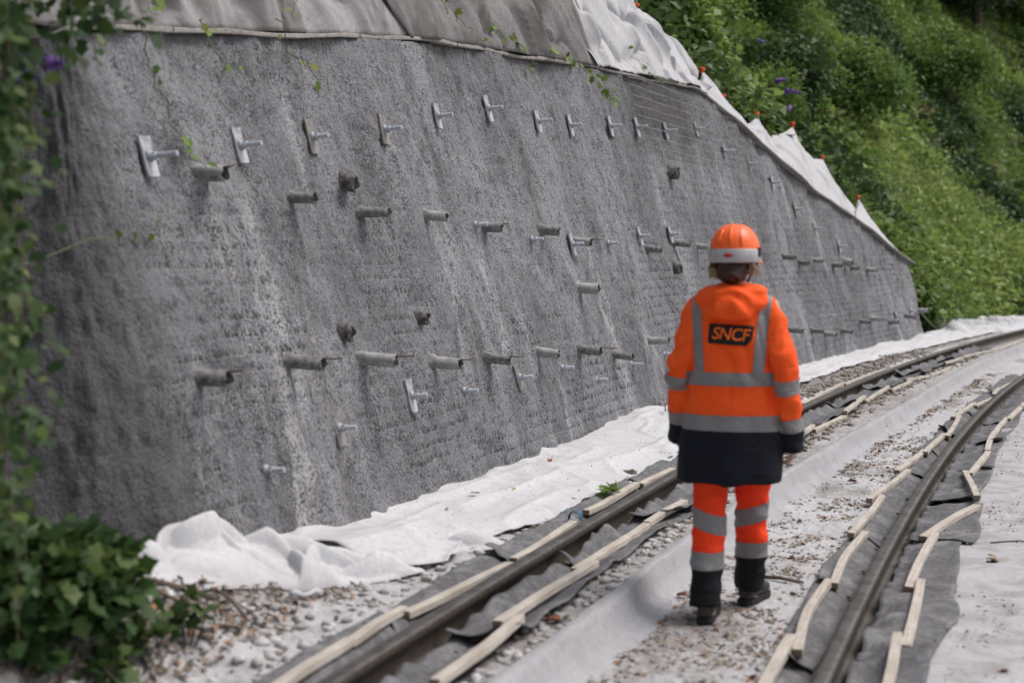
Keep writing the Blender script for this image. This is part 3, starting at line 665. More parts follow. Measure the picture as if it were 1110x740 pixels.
# ------------------------------------------------------------------ tarpaulins above the wall, hung from stakes with orange caps
def tarpP(u, h, back, out=0):
    """above the top board: h metres higher, back metres behind"""
    zt = ztop(u); return W(u, DB+LEAN*zt-.02+back-out, zt+.025+h)
def tarp(u0, u1, topf, mat, lab, seed, amp=.05, slant=0.0, backk=.45, n=None, over=0.0, leftf=None, fr=9):
    n = n or int((u1-u0)/.035); mM = 46
    a = np.linspace(u0, u1, n)[:, None]*np.ones((1, mM)); b = np.linspace(0, 1, mM)[None]*np.ones((n, 1))
    h, bk = topf(a)
    if leftf is not None: a = np.maximum(a, leftf(b)) if False else a
    uu_ = a+slant*b*h
    warp = .7*fbm(uu_*1.3, b*1.2, 0, 3, seed)
    f = np.abs(np.sin(uu_*fr*.5+warp*2.6+b*1.5)); f = 1-(1-f)**2
    g = 1-np.abs(fbm(uu_*2.6+b*1.6, b*.8, 0, 3, seed+1))
    disp = amp*(f*.8+g*.7-.6)*np.sin(np.pi*np.clip(b*.9+.08, 0, 1))**.6 + .02*fbm(uu_*6, b*4, 0, 3, seed+2)*b
    P = tarpP(uu_, h*b, bk*b**1.15+.05, disp+over)
    o = grid_obj('tarpaulin', P, MAT[mat], flip=True); solid(o, .004, 0)
    return tag(o, lab, 'tarpaulin', 'tarpaulins above the wall')
tarp(-1.6, 4.3, lambda a: (1.3+0*a, .6+0*a), 'stained_tarp', 'pale stained tarpaulin hanging in folds above the left of the wall', 500, .13, slant=-.9, fr=3.4)
tarp(3.9, 8.5, lambda a: (1.3+0*a, .62+0*a), 'dirty_tarp', 'dark brown-grey tarpaulin hanging in folds left of the large pale one', 507, .16, slant=-.9, fr=2.8, over=.03)
TE = np.array([(10.999, 4.413), (11.625, 4.283), (12.177, 3.945), (12.6, 3.72), (13.269, 4.01), (13.647, 3.885), (13.98, 3.736), (14.343, 3.61), (14.681, 3.437), (15.049, 3.508), (15.471, 3.638), (15.749, 3.408), (16.236, 3.419), (16.867, 3.526), (17.38, 3.654), (17.606, 3.367), (18.099, 3.195), (18.726, 3.22), (19.056, 2.948), (19.56, 2.661), (19.99, 2.472), (20.503, 2.634), (20.89, 2.369), (21.45, 2.067), (22.206, 1.805), (22.983, 1.53)])
def edge_sheet(pts, u_lo, u_hi, mat, lab, seed, amp, back0=.37, n=120, mM=40, bulge=.0, out0=.02, nfold=4):
    """bottom edge on the top board from u_lo to u_hi, top edge through pts (u, z)"""
    pts = np.array(pts); t = np.linspace(0, 1, n); arc = np.concatenate([[0], np.cumsum(np.hypot(np.diff(pts[:, 0]), np.diff(pts[:, 1])))]); arc /= arc[-1]
    ut, zt_ = np.interp(t, arc, pts[:, 0]), np.interp(t, arc, pts[:, 1])
    k = np.array([.25, .5, .25])
    for _ in range(1): zt_[1:-1] = np.convolve(zt_, k, 'valid')
    ub = u_lo+(u_hi-u_lo)*t
    b = np.linspace(0, 1, mM)[None]; U_ = ub[:, None]*(1-b)+ut[:, None]*b
    Pb = wallP(ub, ztop(ub)+.034, out0)
    Pt = W(ut, DB+LEAN*zt_+back0-.0, zt_)
    P = Pb[:, None]*(1-b[..., None])+Pt[:, None]*b[..., None]
    warp = fbm(U_*1.6, b*1.3, 0, 3, seed)
    f = np.abs(np.sin((t[:, None]*nfold+warp*.8+b*.9)*math.pi*.8)); f = 1-(1-f)**2
    g = (1-np.abs(vn(U_*1.5+b*1.6, b*.7, 0, seed+1)))**2
    dsp = amp*(f*.7+g*.7-.6)*np.sin(np.pi*np.clip(b*.93+.035, 0, 1))**.7-bulge*np.sin(np.pi*b)
    nx = -np.stack([left_dir(x) for x in ub])[:, None, :]
    P = P+nx*dsp[..., None]*np.array([1, 1, 0])+np.array([0, 0, 1])*(dsp*.4)[..., None]
    o = grid_obj('tarpaulin', P, MAT[mat], flip=True); solid(o, .004, 0)
    return tag(o, lab, 'tarpaulin', 'tarpaulins above the wall')
edge_sheet([(6.6, 4.75), (7.8, 4.8), (9.2, 4.75), (10.3, 4.62), (10.75, 4.42), (11.0, 4.45), (11.4, 4.38), (11.625, 4.283), (12.177, 3.945), (12.6, 3.68)], 7.9, 11.75, 'grey_tarp', 'large pale grey tarpaulin rising to a stake in the middle of the wall top', 520, .2, n=190, mM=60, back0=.3, out0=.06)
edge_sheet(np.vstack([[(12.75, 3.68)], TE[4:21]]), 11.6, 18.3, 'grey_tarp', 'long pale grey tarpaulin with scalloped peaks along the falling wall top', 540, .07, n=230, nfold=9)
edge_sheet(np.vstack([[(20.1, 2.45)], TE[21:24], [(22.0, 1.75)]]), 18.4, 21.4, 'grey_tarp', 'small pale grey tarpaulin peak nearest the far wall end', 560, .04, n=70)
STK = [(11.1, 4.5), (13.279, 4.03), (13.991, 3.76), (15.483, 3.66), (17.393, 3.68), (18.74, 3.245), (20.518, 2.66)]
SLAB = ['beside the top of the large pale tarpaulin', 'second from the left, on the sharpest peak', 'third from the left, on a low peak', 'fourth from the left along the tarpaulins', 'fifth from the left along the tarpaulins', 'sixth from the left along the tarpaulins', 'nearest the far end of the wall']
for i, (u, z) in enumerate(STK):
    base = wp(u, DB+LEAN*z+.38, z-.8); top = wp(u, DB+LEAN*z+.375, z-.02); e = empty('stake', base); tag(e, 'steel stake with orange cap '+SLAB[i], 'stake', 'stakes holding the tarpaulins')
    par(MB().tube([base, top], .008, 6).build('rod', MAT['rusty_rod']), e)
    rings = []
    for r, dz in ((.024, -.03), (.026, .02), (.043, .028), (.043, .052), (.03, .06)):
        rings.append([top+Vector((r*math.cos(w), r*math.sin(w), dz)) for w in np.linspace(0, 2*math.pi, 11)[:-1]])
    par(MB().loft(rings).build('cap', MAT['orange_cap']), e)

# ------------------------------------------------------------------ vegetation
LOB = {'diamond': [(0, 0), (.45, .5), (1, 0), (.45, -.5)],
       'oval': [(0, 0), (.25, .42), (.6, .45), (1, 0), (.6, -.45), (.25, -.42)],
       'lobed': [(0, 0), (.12, .42), (.4, .3), (.55, .52), (.72, .25), (1, 0), (.72, -.25), (.55, -.52), (.4, -.3), (.12, -.42)],
       'blade': [(0, .5), (1, 0), (0, -.5)],
       'lance': [(0, 0), (.35, .5), (1, 0), (.35, -.5)]}
def unit(v): return v/np.maximum(np.linalg.norm(v, axis=-1, keepdims=True), 1e-9)
def leaves(name, P, Dv, Nv, size, mat, shape='diamond', wid=.7, rnd=None, fold=.18, droop=.12):
    """one mesh of many leaves: P base points, Dv growing direction, Nv face normals"""
    P = np.asarray(P, float); N = len(P); Dv = unit(np.asarray(Dv, float)); Nv = np.asarray(Nv, float)
    Sv = unit(np.cross(Dv, Nv)); Nv = unit(np.cross(Sv, Dv)); size = np.broadcast_to(np.asarray(size, float), (N,))[:, None]
    L = LOB[shape]; k = len(L); V = np.zeros((N, k, 3))
    for i, (a, c) in enumerate(L):
        V[:, i] = P+size*(Dv*a+Sv*(c*wid)+Nv*(abs(c)*fold-droop*a*a))
    F = np.arange(N*k).reshape(N, k); rnd = rng.random(N) if rnd is None else rnd
    return link_mesh(name, mesh_np(name, V.reshape(-1, 3), F, {'rnd': np.repeat(rnd, k)}), MAT[mat])
def rvec(n, up=0.0):
    v = rng.normal(size=(n, 3)); v[:, 2] += up; return unit(v)

def hillpt(s, x):
    s = np.asarray(s, float); b_ = sstep(20.5, 24, s); d = ((DB+LEAN*ztop(np.minimum(s, 21.5))+.35)*(1-b_)+1.95*b_)+x
    return W(s, d, hill(s, d))
# undergrowth: thousands of small clumps of leaves over the slope
nC = 7000
cs = 7+rng.random(nC)**.9*56; cx_ = np.where(cs < 21, .6, .12)+rng.random(nC)**1.05*np.interp(cs, [7, 20, 63], [7, 9.5, 15])
cc = hillpt(cs, cx_); rad = rng.uniform(.28, .85, nC)*(.8+.5*vn(cs*.2, cx_*.3, 0, 90)); rad = np.maximum(rad, .25)
hue = np.clip(.5+.55*fbm(cs*.22, cx_*.28, 0, 3, 91)+rng.normal(0, .12, nC), 0, 1)
per = (np.clip(rad, .25, 1.2)**1.5*105).astype(int)+22
idx = np.repeat(np.arange(nC), per); N = len(idx)
dr = rvec(N, .55); rr = rng.random(N)**.4
P = cc[idx]+dr*(rad[idx]*rr)[:, None]*np.array([1, 1, .85])
hv = np.clip(hue[idx]+rng.normal(0, .13, N), 0, 1)
Dv = unit(dr+rvec(N)*.9+np.array([0, 0, -.15])); Nv = unit(dr*.5+np.array([0, 0, 1.0])+rvec(N)*.55)
sz = rng.uniform(.08, .21, N)*(1+.25*vn(cs*.9, cx_*.9, 0, 97)[idx])
kind_ = vn(cs*.35, cx_*.4, 0, 95)[idx]+rng.normal(0, .12, N)
low = (cx_[idx] < 3.6) & (cs[idx] > 22)
sel_g = low & (kind_ > .1) & (rng.random(N) < .55); sel_l = (~sel_g) & (kind_ > -.05); sel_d = (~sel_g) & (kind_ < -.42); sel_m = ~(sel_g | sel_l | sel_d)
sel_dry = (rng.random(nC) < .035)[idx] & sel_m; sel_m = sel_m & ~sel_dry
for sel, mt, lab in ((sel_dry, 'leaf_dry', 'dry straw-coloured stalks and dead leaves among the undergrowth'), (sel_m, 'leaf_mid', 'mid-green leafy undergrowth covering the slope'), (sel_l, 'leaf_light', 'light-green leafy undergrowth patches on the slope'), (sel_d, 'leaf_dark', 'dark-green leafy undergrowth patches on the slope')):
    o = leaves('undergrowth', P[sel], Dv[sel], Nv[sel], sz[sel], mt, 'diamond', .75, hv[sel]); tag(o, lab, 'undergrowth', kind='stuff')
g = np.where(sel_g)[0]
o = leaves('grass', P[g], unit(rvec(len(g))*.55+np.array([0, 0, 1.0])), rvec(len(g)), rng.uniform(.1, .24, len(g)), 'leaf_grass', 'blade', .11, hv[g], 0, .35); tag(o, 'light grass on the low slope beyond the wall end', 'grass', kind='stuff')

def shrub(name, base, rx, rz, n, mat, lab, cat, size, seed, stems=5, shape='oval', lean=(0, 0), wid=.6, clump=14, group=None, up=.3, sink=.15):
    r = np.random.default_rng(seed); base = Vector(base); e = empty(name, base); tag(e, lab, cat, group)
    top = base+Vector((lean[0], lean[1], rz)); c = np.array(base+Vector((lean[0]*.6, lean[1]*.6, rz*.55)))
    m = MB()
    dirs = r.normal(size=(clump, 3)); dirs[:, 2] = np.abs(dirs[:, 2])*1.1-.55; dirs /= np.linalg.norm(dirs, axis=1)[:, None]
    cen = c+dirs*np.array([rx, rx, rz*.52])*r.uniform(.45, .95, (clump, 1))
    for k in range(clump if stems else 0):
        if k % max(1, clump//max(stems, 1)): continue
        q = Vector(cen[k]); mid = base.lerp(q, .5)+Vector((r.normal()*.06, r.normal()*.06, .08*rz))
        m.tube([base-Vector((0, 0, .1)), mid, q], [max(.006, rz*.016), max(.004, rz*.011), max(.002, rz*.004)], 5)
    if m.v: par(m.build('stem', MAT['bark']), e)
    ci = r.integers(0, clump, n); cr = (r.uniform(.28, .5, clump)*rx)[ci]
    dv = r.normal(size=(n, 3)); dv[:, 2] += up; dv = unit(dv)
    P_ = cen[ci]+dv*(cr*r.random(n)**.45)[:, None]
    Dv_ = unit(dv+r.normal(size=(n, 3))*.6+np.array([0, 0, -.2])); Nv_ = unit(dv*.5+np.array([0, 0, 1])+r.normal(size=(n, 3))*.5)
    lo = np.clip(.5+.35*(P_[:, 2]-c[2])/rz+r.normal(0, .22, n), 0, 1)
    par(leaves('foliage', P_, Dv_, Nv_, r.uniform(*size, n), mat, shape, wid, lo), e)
    return e, cen
def hp(s, x, dz=0): v = hillpt(s, x); return Vector([float(t) for t in v])+Vector((0, 0, dz))
# named bushes and trees on the slope
for s, x, rx, rz, n, mt, lab, seed in (
    (21.5, 2.6, 1.2, 1.6, 7000, 'leaf_dark', 'broad dark bush above the scalloped tarpaulins', 11), (29.5, 4.0, 1.5, 2.0, 8000, 'leaf_mid', 'large round bush in the middle of the slope', 12),
    (41, 2.3, 1.3, 1.8, 6500, 'leaf_dark', 'dark bush at the right edge above the grass', 13), (29, 6.0, 1.5, 2.0, 7000, 'leaf_mid', 'tall leafy bush high on the slope', 14),
    (23.4, .6, .5, .7, 2500, 'leaf_mid', 'small leafy bush behind the far wall end', 15), (15.0, 1.6, .8, 1.2, 5000, 'leaf_light', 'yellow-green bush near the top edge above the large tarpaulin', 16),
    (41, 5.6, 1.7, 2.4, 7000, 'leaf_mid', 'tall bush below the dark trees at the upper right', 17), (31, .9, .8, 1.0, 3200, 'leaf_light', 'low pale bush above the far sheeting', 18)):
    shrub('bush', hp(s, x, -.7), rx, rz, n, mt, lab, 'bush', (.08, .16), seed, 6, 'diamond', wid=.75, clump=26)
for s, x, rx, rz, n, lab, seed in ((51, 8.6, 2.6, 6.0, 14000, 'dark dense tree in the upper right corner', 21), (46, 9.0, 2.3, 5.6, 12000, 'dark dense tree left of the corner tree at the top', 22), (56, 8.8, 2.6, 6, 14000, 'dark dense tree at the right border of the slope', 23), (53, 11.5, 2.8, 7, 10000, 'tall dark tree behind the corner trees', 24)):
    b0 = hp(s, x); e = empty('tree', b0); tag(e, lab, 'tree')
    m = MB(); m.tube([b0-Vector((0, 0, .4)), b0+Vector((.1, .05, rz*.4)), b0+Vector((.05, .15, rz*.9))], [.2, .15, .05], 8)
    r = np.random.default_rng(seed)
    ncl = 44; dirs = unit(r.normal(size=(ncl, 3))); cen = np.array(b0)+np.array([0, 0, rz*.52])+dirs*np.array([rx, rx, rz*.46])*r.uniform(.4, 1, (ncl, 1))
    for k in range(0, ncl, 4): m.tube([b0+Vector((.05, .1, rz*r.uniform(.2, .7))), Vector(cen[k])], [.05, .015], 5)
    par(m.build('trunk', MAT['bark']), e)
    ci = r.integers(0, ncl, n); dv = unit(r.normal(size=(n, 3))+np.array([0, 0, .2])); P_ = cen[ci]+dv*(r.uniform(.35, .6, ncl)[ci]*rx*.62*r.random(n)**.4)[:, None]
    par(leaves('crown', P_, unit(dv+r.normal(size=(n, 3))*.5+np.array([0, 0, -.4])), unit(dv*.4+np.array([0, 0, 1])+r.normal(size=(n, 3))*.5), r.uniform(.1, .2, n), 'leaf_dark', 'diamond', .75, np.clip(r.normal(.35, .2, n), 0, 1)), e)  # dark leaf colour stands in for the deep shade under these trees
# buddleia with purple flower spikes
def spike(p, dirv, L, r0, seed):
    r = np.random.default_rng(seed); rings = []
    dirv = Vector(dirv).normalized(); a = dirv.cross(Vector((0, 0, 1))).normalized(); b = dirv.cross(a)
    for k in range(9):
        t = k/8; c = Vector(p)+dirv*(L*t)+Vector((0, 0, -.25*L*t*t)); q = r0*(1-t)**.7*(.75+.5*(k % 2))+.002
        rings.append([c+(a*math.cos(w)+b*math.sin(w))*q*r.uniform(.7, 1.3) for w in np.linspace(0, 2*math.pi, 8)[:-1]])
    return MB().loft(rings)
for i, (s, x, rz, nsp, lab) in enumerate(((18.7, 1.3, 1.3, 9, 'buddleia bush with purple flower spikes just behind the tarpaulin peaks'), (25.2, 4.6, 1.5, 5, 'buddleia bush with few purple spikes higher on the slope'))):
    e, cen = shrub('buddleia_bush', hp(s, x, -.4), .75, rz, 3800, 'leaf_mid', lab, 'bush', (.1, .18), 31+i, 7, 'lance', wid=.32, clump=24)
    r = np.random.default_rng(40+i)
    pts = sorted([Vector(c) for c in cen], key=lambda v: (v-Vector((0, 0, 1.6))).length)[:nsp]
    for k, p in enumerate(pts):
        dv = Vector((r.normal()*.5+.25, -.5+r.normal()*.3, r.normal()*.4)).normalized()
        par(spike(p+dv*.3, dv, r.uniform(.26, .4), .045, k+i*20).build('flower_spike', MAT['petal']), e)

# creeper and bramble at the left edge of the picture, in front of the corner
def creeper(name, lab, cat, strands, nleaf, size, mat, seed, shape='lobed', spread=.09, wid=.8, stemmat='stem_brown', sr=.004):
    r = np.random.default_rng(seed); e = empty(name, Vector(strands[0][0])); tag(e, lab, cat)
    m = MB(); PP = []; DD = []
    for st in strands:
        st = [Vector(p) for p in st]; pts = []
        for k in range(len(st)-1):
            for q in range(5):
                t = q/5; pts.append(st[k].lerp(st[k+1], t)+Vector(r.normal(size=3)*.012))
        pts.append(st[-1]); m.tube(pts, [sr*(1-.6*i/len(pts)) for i in range(len(pts))], 4)
        nl = max(3, int(nleaf/len(strands)))
        for q in range(nl):
            i = r.integers(0, len(pts)); dv = unit(r.normal(size=3)+np.array([.2, -.5, .1])); PP.append(np.array(pts[i])+dv*spread*r.random()); DD.append(dv)
    par(m.build('stem', MAT[stemmat]), e)
    PP, DD = np.array(PP), np.array(DD); n = len(PP)
    par(leaves('foliage', PP, unit(DD+np.array([0, 0, -.5])), unit(np.array([.35, -.75, .75])+r.normal(size=(n, 3))*.4), r.uniform(*size, n), mat, shape, wid, np.clip(r.normal(.5, .28, n), 0, 1)), e)
    return e
r = np.random.default_rng(77)
def cl(x, y, z): return Vector((x, y, z))
# X at the left border of the frame is about -.36 * distance
st = []
for k in range(60):
    y = r.uniform(3.9, 5.0); x0 = -.36*y+r.normal(-.09, .08)-.04; z0 = r.uniform(2.2, 2.75); L = r.uniform(.5, 2.2)
    sway = r.normal(0, .1); st.append([cl(x0-.12, y+.1, z0), cl(x0+.04+r.normal(0, .05), y, z0-.15), cl(x0+sway*.5+.03, y-.05, z0-L*.5), cl(x0+sway+.02, y-.08, max(.35, z0-L))])
creeper('creeper', 'dense green creeper hanging down the left edge of the wall', 'creeper', st, 7500, (.028, .062), 'leaf_bramble', 78, 'lobed', .13)
st = []
for k in range(10):
    y = r.uniform(4.2, 5.2); x0 = -.345*y+r.normal(0, .05); st.append([cl(x0-.1, y+.05, 2.62), cl(x0+.1, y, 2.66), cl(x0+.2+r.normal(0, .08), y, 2.5+r.normal(0, .08)), cl(x0+.3+r.normal(0, .1), y-.03, 2.36+r.normal(0, .12))])
creeper('creeper', 'sprays of light creeper leaves spilling over the upper left corner', 'creeper', st, 620, (.035, .065), 'leaf_bramble', 79, 'lobed', .1)
e, cen = shrub('buddleia_bush', (-1.95, 4.5, 1.55), .3, .7, 500, 'leaf_bramble', 'buddleia twig with purple spikes at the upper left border', 'bush', (.08, .14), 80, 5, 'lance', wid=.3, clump=12)
for k, (px, pz) in enumerate(((-1.63, 2.16), (-1.56, 2.17), (-1.48, 2.21))):
    par(spike((px, 4.55, pz), (.5, -.3, .12), .1, .022, 90+k).build('flower_spike', MAT['petal']), e)
# bramble bush at the lower left
shrub('bramble_bush', wp(-.98, 1.6, .28), .33, .4, 1600, 'leaf_bramble', 'green bramble bush with broad leaves in the lower left corner', 'bush', (.045, .09), 101, 12, 'lobed', wid=.85, clump=34, up=.2)
shrub('bramble_bush', wp(-1.15, 1.85, .35), .22, .6, 500, 'leaf_bramble', 'taller bramble shoots against the wall at the left border', 'bush', (.035, .075), 102, 9, 'lobed', wid=.85, clump=22)
for i, (s, d, h_, n_, lab) in enumerate(((-.46, 1.4, .14, 34, 'small green weed on the dusty ground below the bramble bush'), (-1.15, 1.47, .17, 42, 'leafy weed at the lower left border'), (-.7, 1.42, .1, 26, 'small weed beside the brown log'), (-.98, 1.38, .13, 34, 'green sprout at the bottom edge below the weeds'), (3.3, .93, .13, 22, 'small green seedling growing between the outer rail and the white sheet'))):
    shrub('weed', wp(s, d, vg(s, d)-.01), .07, h_, n_, 'leaf_light' if i == 4 else 'leaf_bramble', lab, 'weed', (.05, .085), 110+i, 5, 'lobed', wid=.8, clump=8, up=.5)

# vines trailing over the tarpaulins and the wall
def on_wall(u, z): return Vector(wallP(u, z, .05+wall_noise(u, z)))
def on_tarp(u, h, back=.0): return Vector(tarpP(u, h, .05+.5*h+back, .12))
def vine(pts, nleaf, lab, seed, size=(.035, .06)):
    return creeper('vine', lab, 'vine', [pts], nleaf, size, 'leaf_vine', seed, 'lobed', .035, .8, 'stem_green', .004)
vine([on_tarp(.7, .06), on_wall(.72, 2.5), on_wall(.8, 2.3), on_wall(.88, 2.1), on_wall(1.0, 1.98)], 9, 'thin vine hanging above the first two anchor plates', 201)
vine([on_tarp(1.2, .05), on_wall(1.35, 2.6), on_wall(1.5, 2.56), on_wall(1.75, 2.52)], 7, 'short vine hanging over the boards right of the corner', 202)
vine([on_tarp(2.0, .05), on_wall(2.15, 2.7), on_wall(2.4, 2.62), on_wall(2.6, 2.55)], 7, 'thin vine hanging above the third anchor plate', 203)
vine([cl(-1.75, 4.6, 1.55), on_wall(.1, 1.7), on_wall(.3, 1.66), on_wall(.45, 1.7), on_wall(.5, 1.76)], 7, 'vine shoot reaching over the wall from the left creeper', 204)
vine([on_tarp(8.6, 1.0), on_tarp(8.75, .75), on_tarp(8.9, .5), on_tarp(9.2, .2), on_tarp(9.5, .06)], 26, 'long vine trailing down the large pale tarpaulin', 205)
vine([on_tarp(5.4, .55), on_tarp(5.3, .35), on_tarp(5.5, .18), on_tarp(5.9, .05), on_wall(6.3, 3.12)], 34, 'leafy vine crossing the stained tarpaulin above the sixth anchor plate', 206, (.05, .09))
vine([on_tarp(6.3, .1), on_tarp(6.8, .06), on_wall(7.4, 3.28), on_wall(7.9, 3.2), on_wall(8.3, 3.06)], 26, 'vine running along the boards above the eighth anchor plate', 207, (.045, .08))
vine([on_tarp(1.0, .5), on_tarp(.9, .3), on_tarp(1.0, .15), on_tarp(.8, .05)], 16, 'leafy vine at the top left of the stained tarpaulin', 208, (.05, .08))
vine([on_tarp(2.3, .5), on_tarp(2.2, .3), on_tarp(2.4, .2), on_tarp(2.2, .06)], 14, 'leafy vine on the stained tarpaulin above the third anchor plate', 209, (.04, .07))
vine([on_tarp(4.7, .6), on_tarp(4.6, .35), on_tarp(4.9, .12), on_tarp(5.1, .03)], 18, 'leafy vine on the stained tarpaulin above the fifth anchor plate', 210, (.045, .075))

# ------------------------------------------------------------------ stones, litter and small things on the ground
def ico_stone():
    bm = bmesh.new(); bmesh.ops.create_icosphere(bm, subdivisions=1, radius=1); v = np.array([q.co[:] for q in bm.verts]); f = np.array([[w.index for w in q.verts] for q in bm.faces]); bm.free(); return v, f
iv, if_ = ico_stone()
def stones(name, s, d, size, lab, seed, zoff=0):
    r = np.random.default_rng(seed); n = len(s); base = W(s, d, zg(s, d)+size*.25+zoff); V = np.zeros((n, len(iv), 3))
    an = r.uniform(0, 6.28, n); sc = np.stack([size*r.uniform(.8, 1.5, n), size*r.uniform(.7, 1.1, n), size*r.uniform(.4, .75, n)], -1)
    jit = 1+r.normal(0, .13, (n, len(iv), 1)); v = iv[None]*jit*sc[:, None]
    V[..., 0] = v[..., 0]*np.cos(an)[:, None]-v[..., 1]*np.sin(an)[:, None]; V[..., 1] = v[..., 0]*np.sin(an)[:, None]+v[..., 1]*np.cos(an)[:, None]; V[..., 2] = v[..., 2]
    V += base[:, None]; F = (if_[None]+(np.arange(n)*len(iv))[:, None, None]).reshape(-1, 3)
    o = link_mesh(name, mesh_np(name, V.reshape(-1, 3), F), MAT['stone']); return tag(o, lab, 'stones', kind='stuff')
n = 620; s = rng.uniform(-1.2, .8, n); d = 1.2+rng.random(n)**.7*.7; stones('gravel', s, d, rng.uniform(.008, .032, n)*rng.uniform(.6, 1, n), 'loose gravel and rubble at the left foot of the wall', 1)
n = 500; s = rng.uniform(-1, 3.2, n); d = np.where(rng.random(n) < .5, rng.normal(1.1, .12, n), rng.normal(.37, .06, n)); stones('gravel', s, d, rng.uniform(.008, .028, n), 'dusty gravel along the near part of the outer rail', 2)
n = 1500; s = rng.uniform(3, 18, n); d = np.where(rng.random(n) < .7, rng.normal(1.12, .12, n), rng.normal(.33, .06, n)); d = np.where(d < .95, np.minimum(d, .6), d); stones('gravel', s, d, rng.uniform(.012, .035, n), 'brownish gravel along the far part of the outer rail', 3).data.materials[0] = MAT['stone_brown']
n = 500; s = rng.uniform(-1.5, 8, n); d = rng.uniform(-.5, .05, n); stones('gravel', s, d, rng.uniform(.005, .014, n), 'small chippings on the walkway between the rails', 4)
def litter(s, d, size, lab, zb=.004, zf=None):
    n = len(s); base = W(s, d, (zg(s, d) if zf is None else zf)+zb); dv = rvec(n)*np.array([1, 1, .25]); nv = unit(np.array([0, 0, 1.0])+rng.normal(size=(n, 3))*.35)
    o = leaves('leaf_litter', base, dv, nv, size, 'litter', 'oval', rng.choice([.35, .6]), None, .25, .2); return tag(o, lab, 'leaf litter', kind='stuff')
n = 19000; s = rng.uniform(-1.6, 16, n); d = rng.uniform(-.52, .12, n); m_ = .7*fbm(s*1.3, d*2.2, 0, 3, 21)+.8*fbm(s*8, d*8, 0, 2, 22) > .12; d = np.minimum(d, kerb_d(s)-.14+rng.normal(0, .04, n)); litter(s[m_], d[m_], (.007+.04*rng.random(m_.sum())**3), 'brown leaf litter and twig bits on the walkway between the rails')
n = 2600; s = rng.uniform(-1.3, .8, n); d = 1.25+rng.random(n)**.8*.7; litter(s, d, rng.uniform(.015, .05, n), 'dead brown leaves and debris around the bramble bush', .015)
n = 700; s = rng.uniform(-1, 12, n); d = rng.choice([.4, .5, .3, 1.0, 1.08], n)+rng.normal(0, .05, n); litter(s, d, rng.uniform(.012, .04, n), 'brown leaf bits beside the outer rail', .02)
n = 3000; s = rng.uniform(-.8, 9, n); d = -1.1-np.abs(rng.normal(0, .9, n)); m_ = fbm(s*1.1, d*1.6, 0, 3, 27)+.5*vn(s*7, d*7, 0, 28) > .35; s, d = s[m_], d[m_]; n = len(s); litter(s, d, rng.uniform(.008, .026, n), 'scattered brown specks on the right-hand sheet', .038, zg(s, d, False))
n = 260; s = rng.uniform(1.4, 9, n); d = np.interp(s, ES, ED)+rng.uniform(.05, .7, n); litter(s, d, rng.uniform(.008, .02, n), 'scattered brown specks on the white sheet', .0, zg(s, d, False)+.1)

# the larger fallen leaves, one by one
def drop_on(p):
    """height of whatever lies below p"""
    dg = bpy.context.evaluated_depsgraph_get(); ok, loc, nrm_, *_r = scene.ray_cast(dg, Vector((p.x, p.y, 1.2 if p.z < .9 else p.z)), Vector((0, 0, -1)))
    return loc.z if ok else p.z
bpy.context.view_layer.update()
LV = [((1.705, .1), 'on the walkway edge below the kerb'), ((.557, -.446), 'at the bottom edge near the inner rail battens'), ((9.9, -.032), 'beside the kerb, far along the walkway'), ((14.06, -.1), 'farthest along the walkway'), ((8.55, -.05), 'on the walkway right of the walker, near the kerb'), ((8.235, -.457), 'by the sixth walkway batten of the inner rail'), ((5.49, -.26), 'on the walkway a stride ahead of the walker'), ((5.42, -.5), 'touching the fifth walkway batten'),
      ((2.85, 1.565), 'on the white sheet at mid-length near the wall'), ((2.35, 1.54), 'on the near part of the white sheet'), ((1.86, 1.56), 'nearest the crumpled heap on the white sheet'), ((3.05, 1.48), 'small yellowish one on the white sheet'), ((4.19, 1.6), 'farthest on the white sheet left of the walker'), ((.72, .36), 'between the near battens and the kerb'),
      ((3.08, -1.25), 'on the right-hand sheet by the bent batten'), ((2.93, -1.3), 'on the right-hand sheet close to the mat edge'), ((2.2, -1.5), 'on the right-hand sheet halfway to the border'), ((.9, -1.35), 'on the right-hand sheet at the bottom edge')]
for i, ((s, d), where) in enumerate(LV):
    p = wp(s, d, .3); z = drop_on(p); r = np.random.default_rng(600+i); y_ = i in (3, 11, 14)
    L = r.uniform(.05, .085); out = LOB['lobed']; m = MB()
    vs = [Vector((a*L, c*L*.75, .012*math.sin(a*3.1+i)+abs(c)*.018)) for a, c in out]; m.v = vs+[Vector((.5*L, 0, .002))]; k = len(vs)
    m.f = [[k, q, (q+1) % k] for q in range(k)]
    o = m.build('fallen_leaf', MAT['dead_leaf_yellow' if y_ else 'dead_leaf']); o.location = (p.x, p.y, z+.004); o.rotation_euler = (r.normal(0, .2), r.normal(0, .2), r.uniform(0, 6.28)); solid(o, .0012, 0)
    tag(o, '%s fallen leaf %s' % ('yellowish' if y_ else 'brown', where), 'leaf', 'larger fallen leaves')
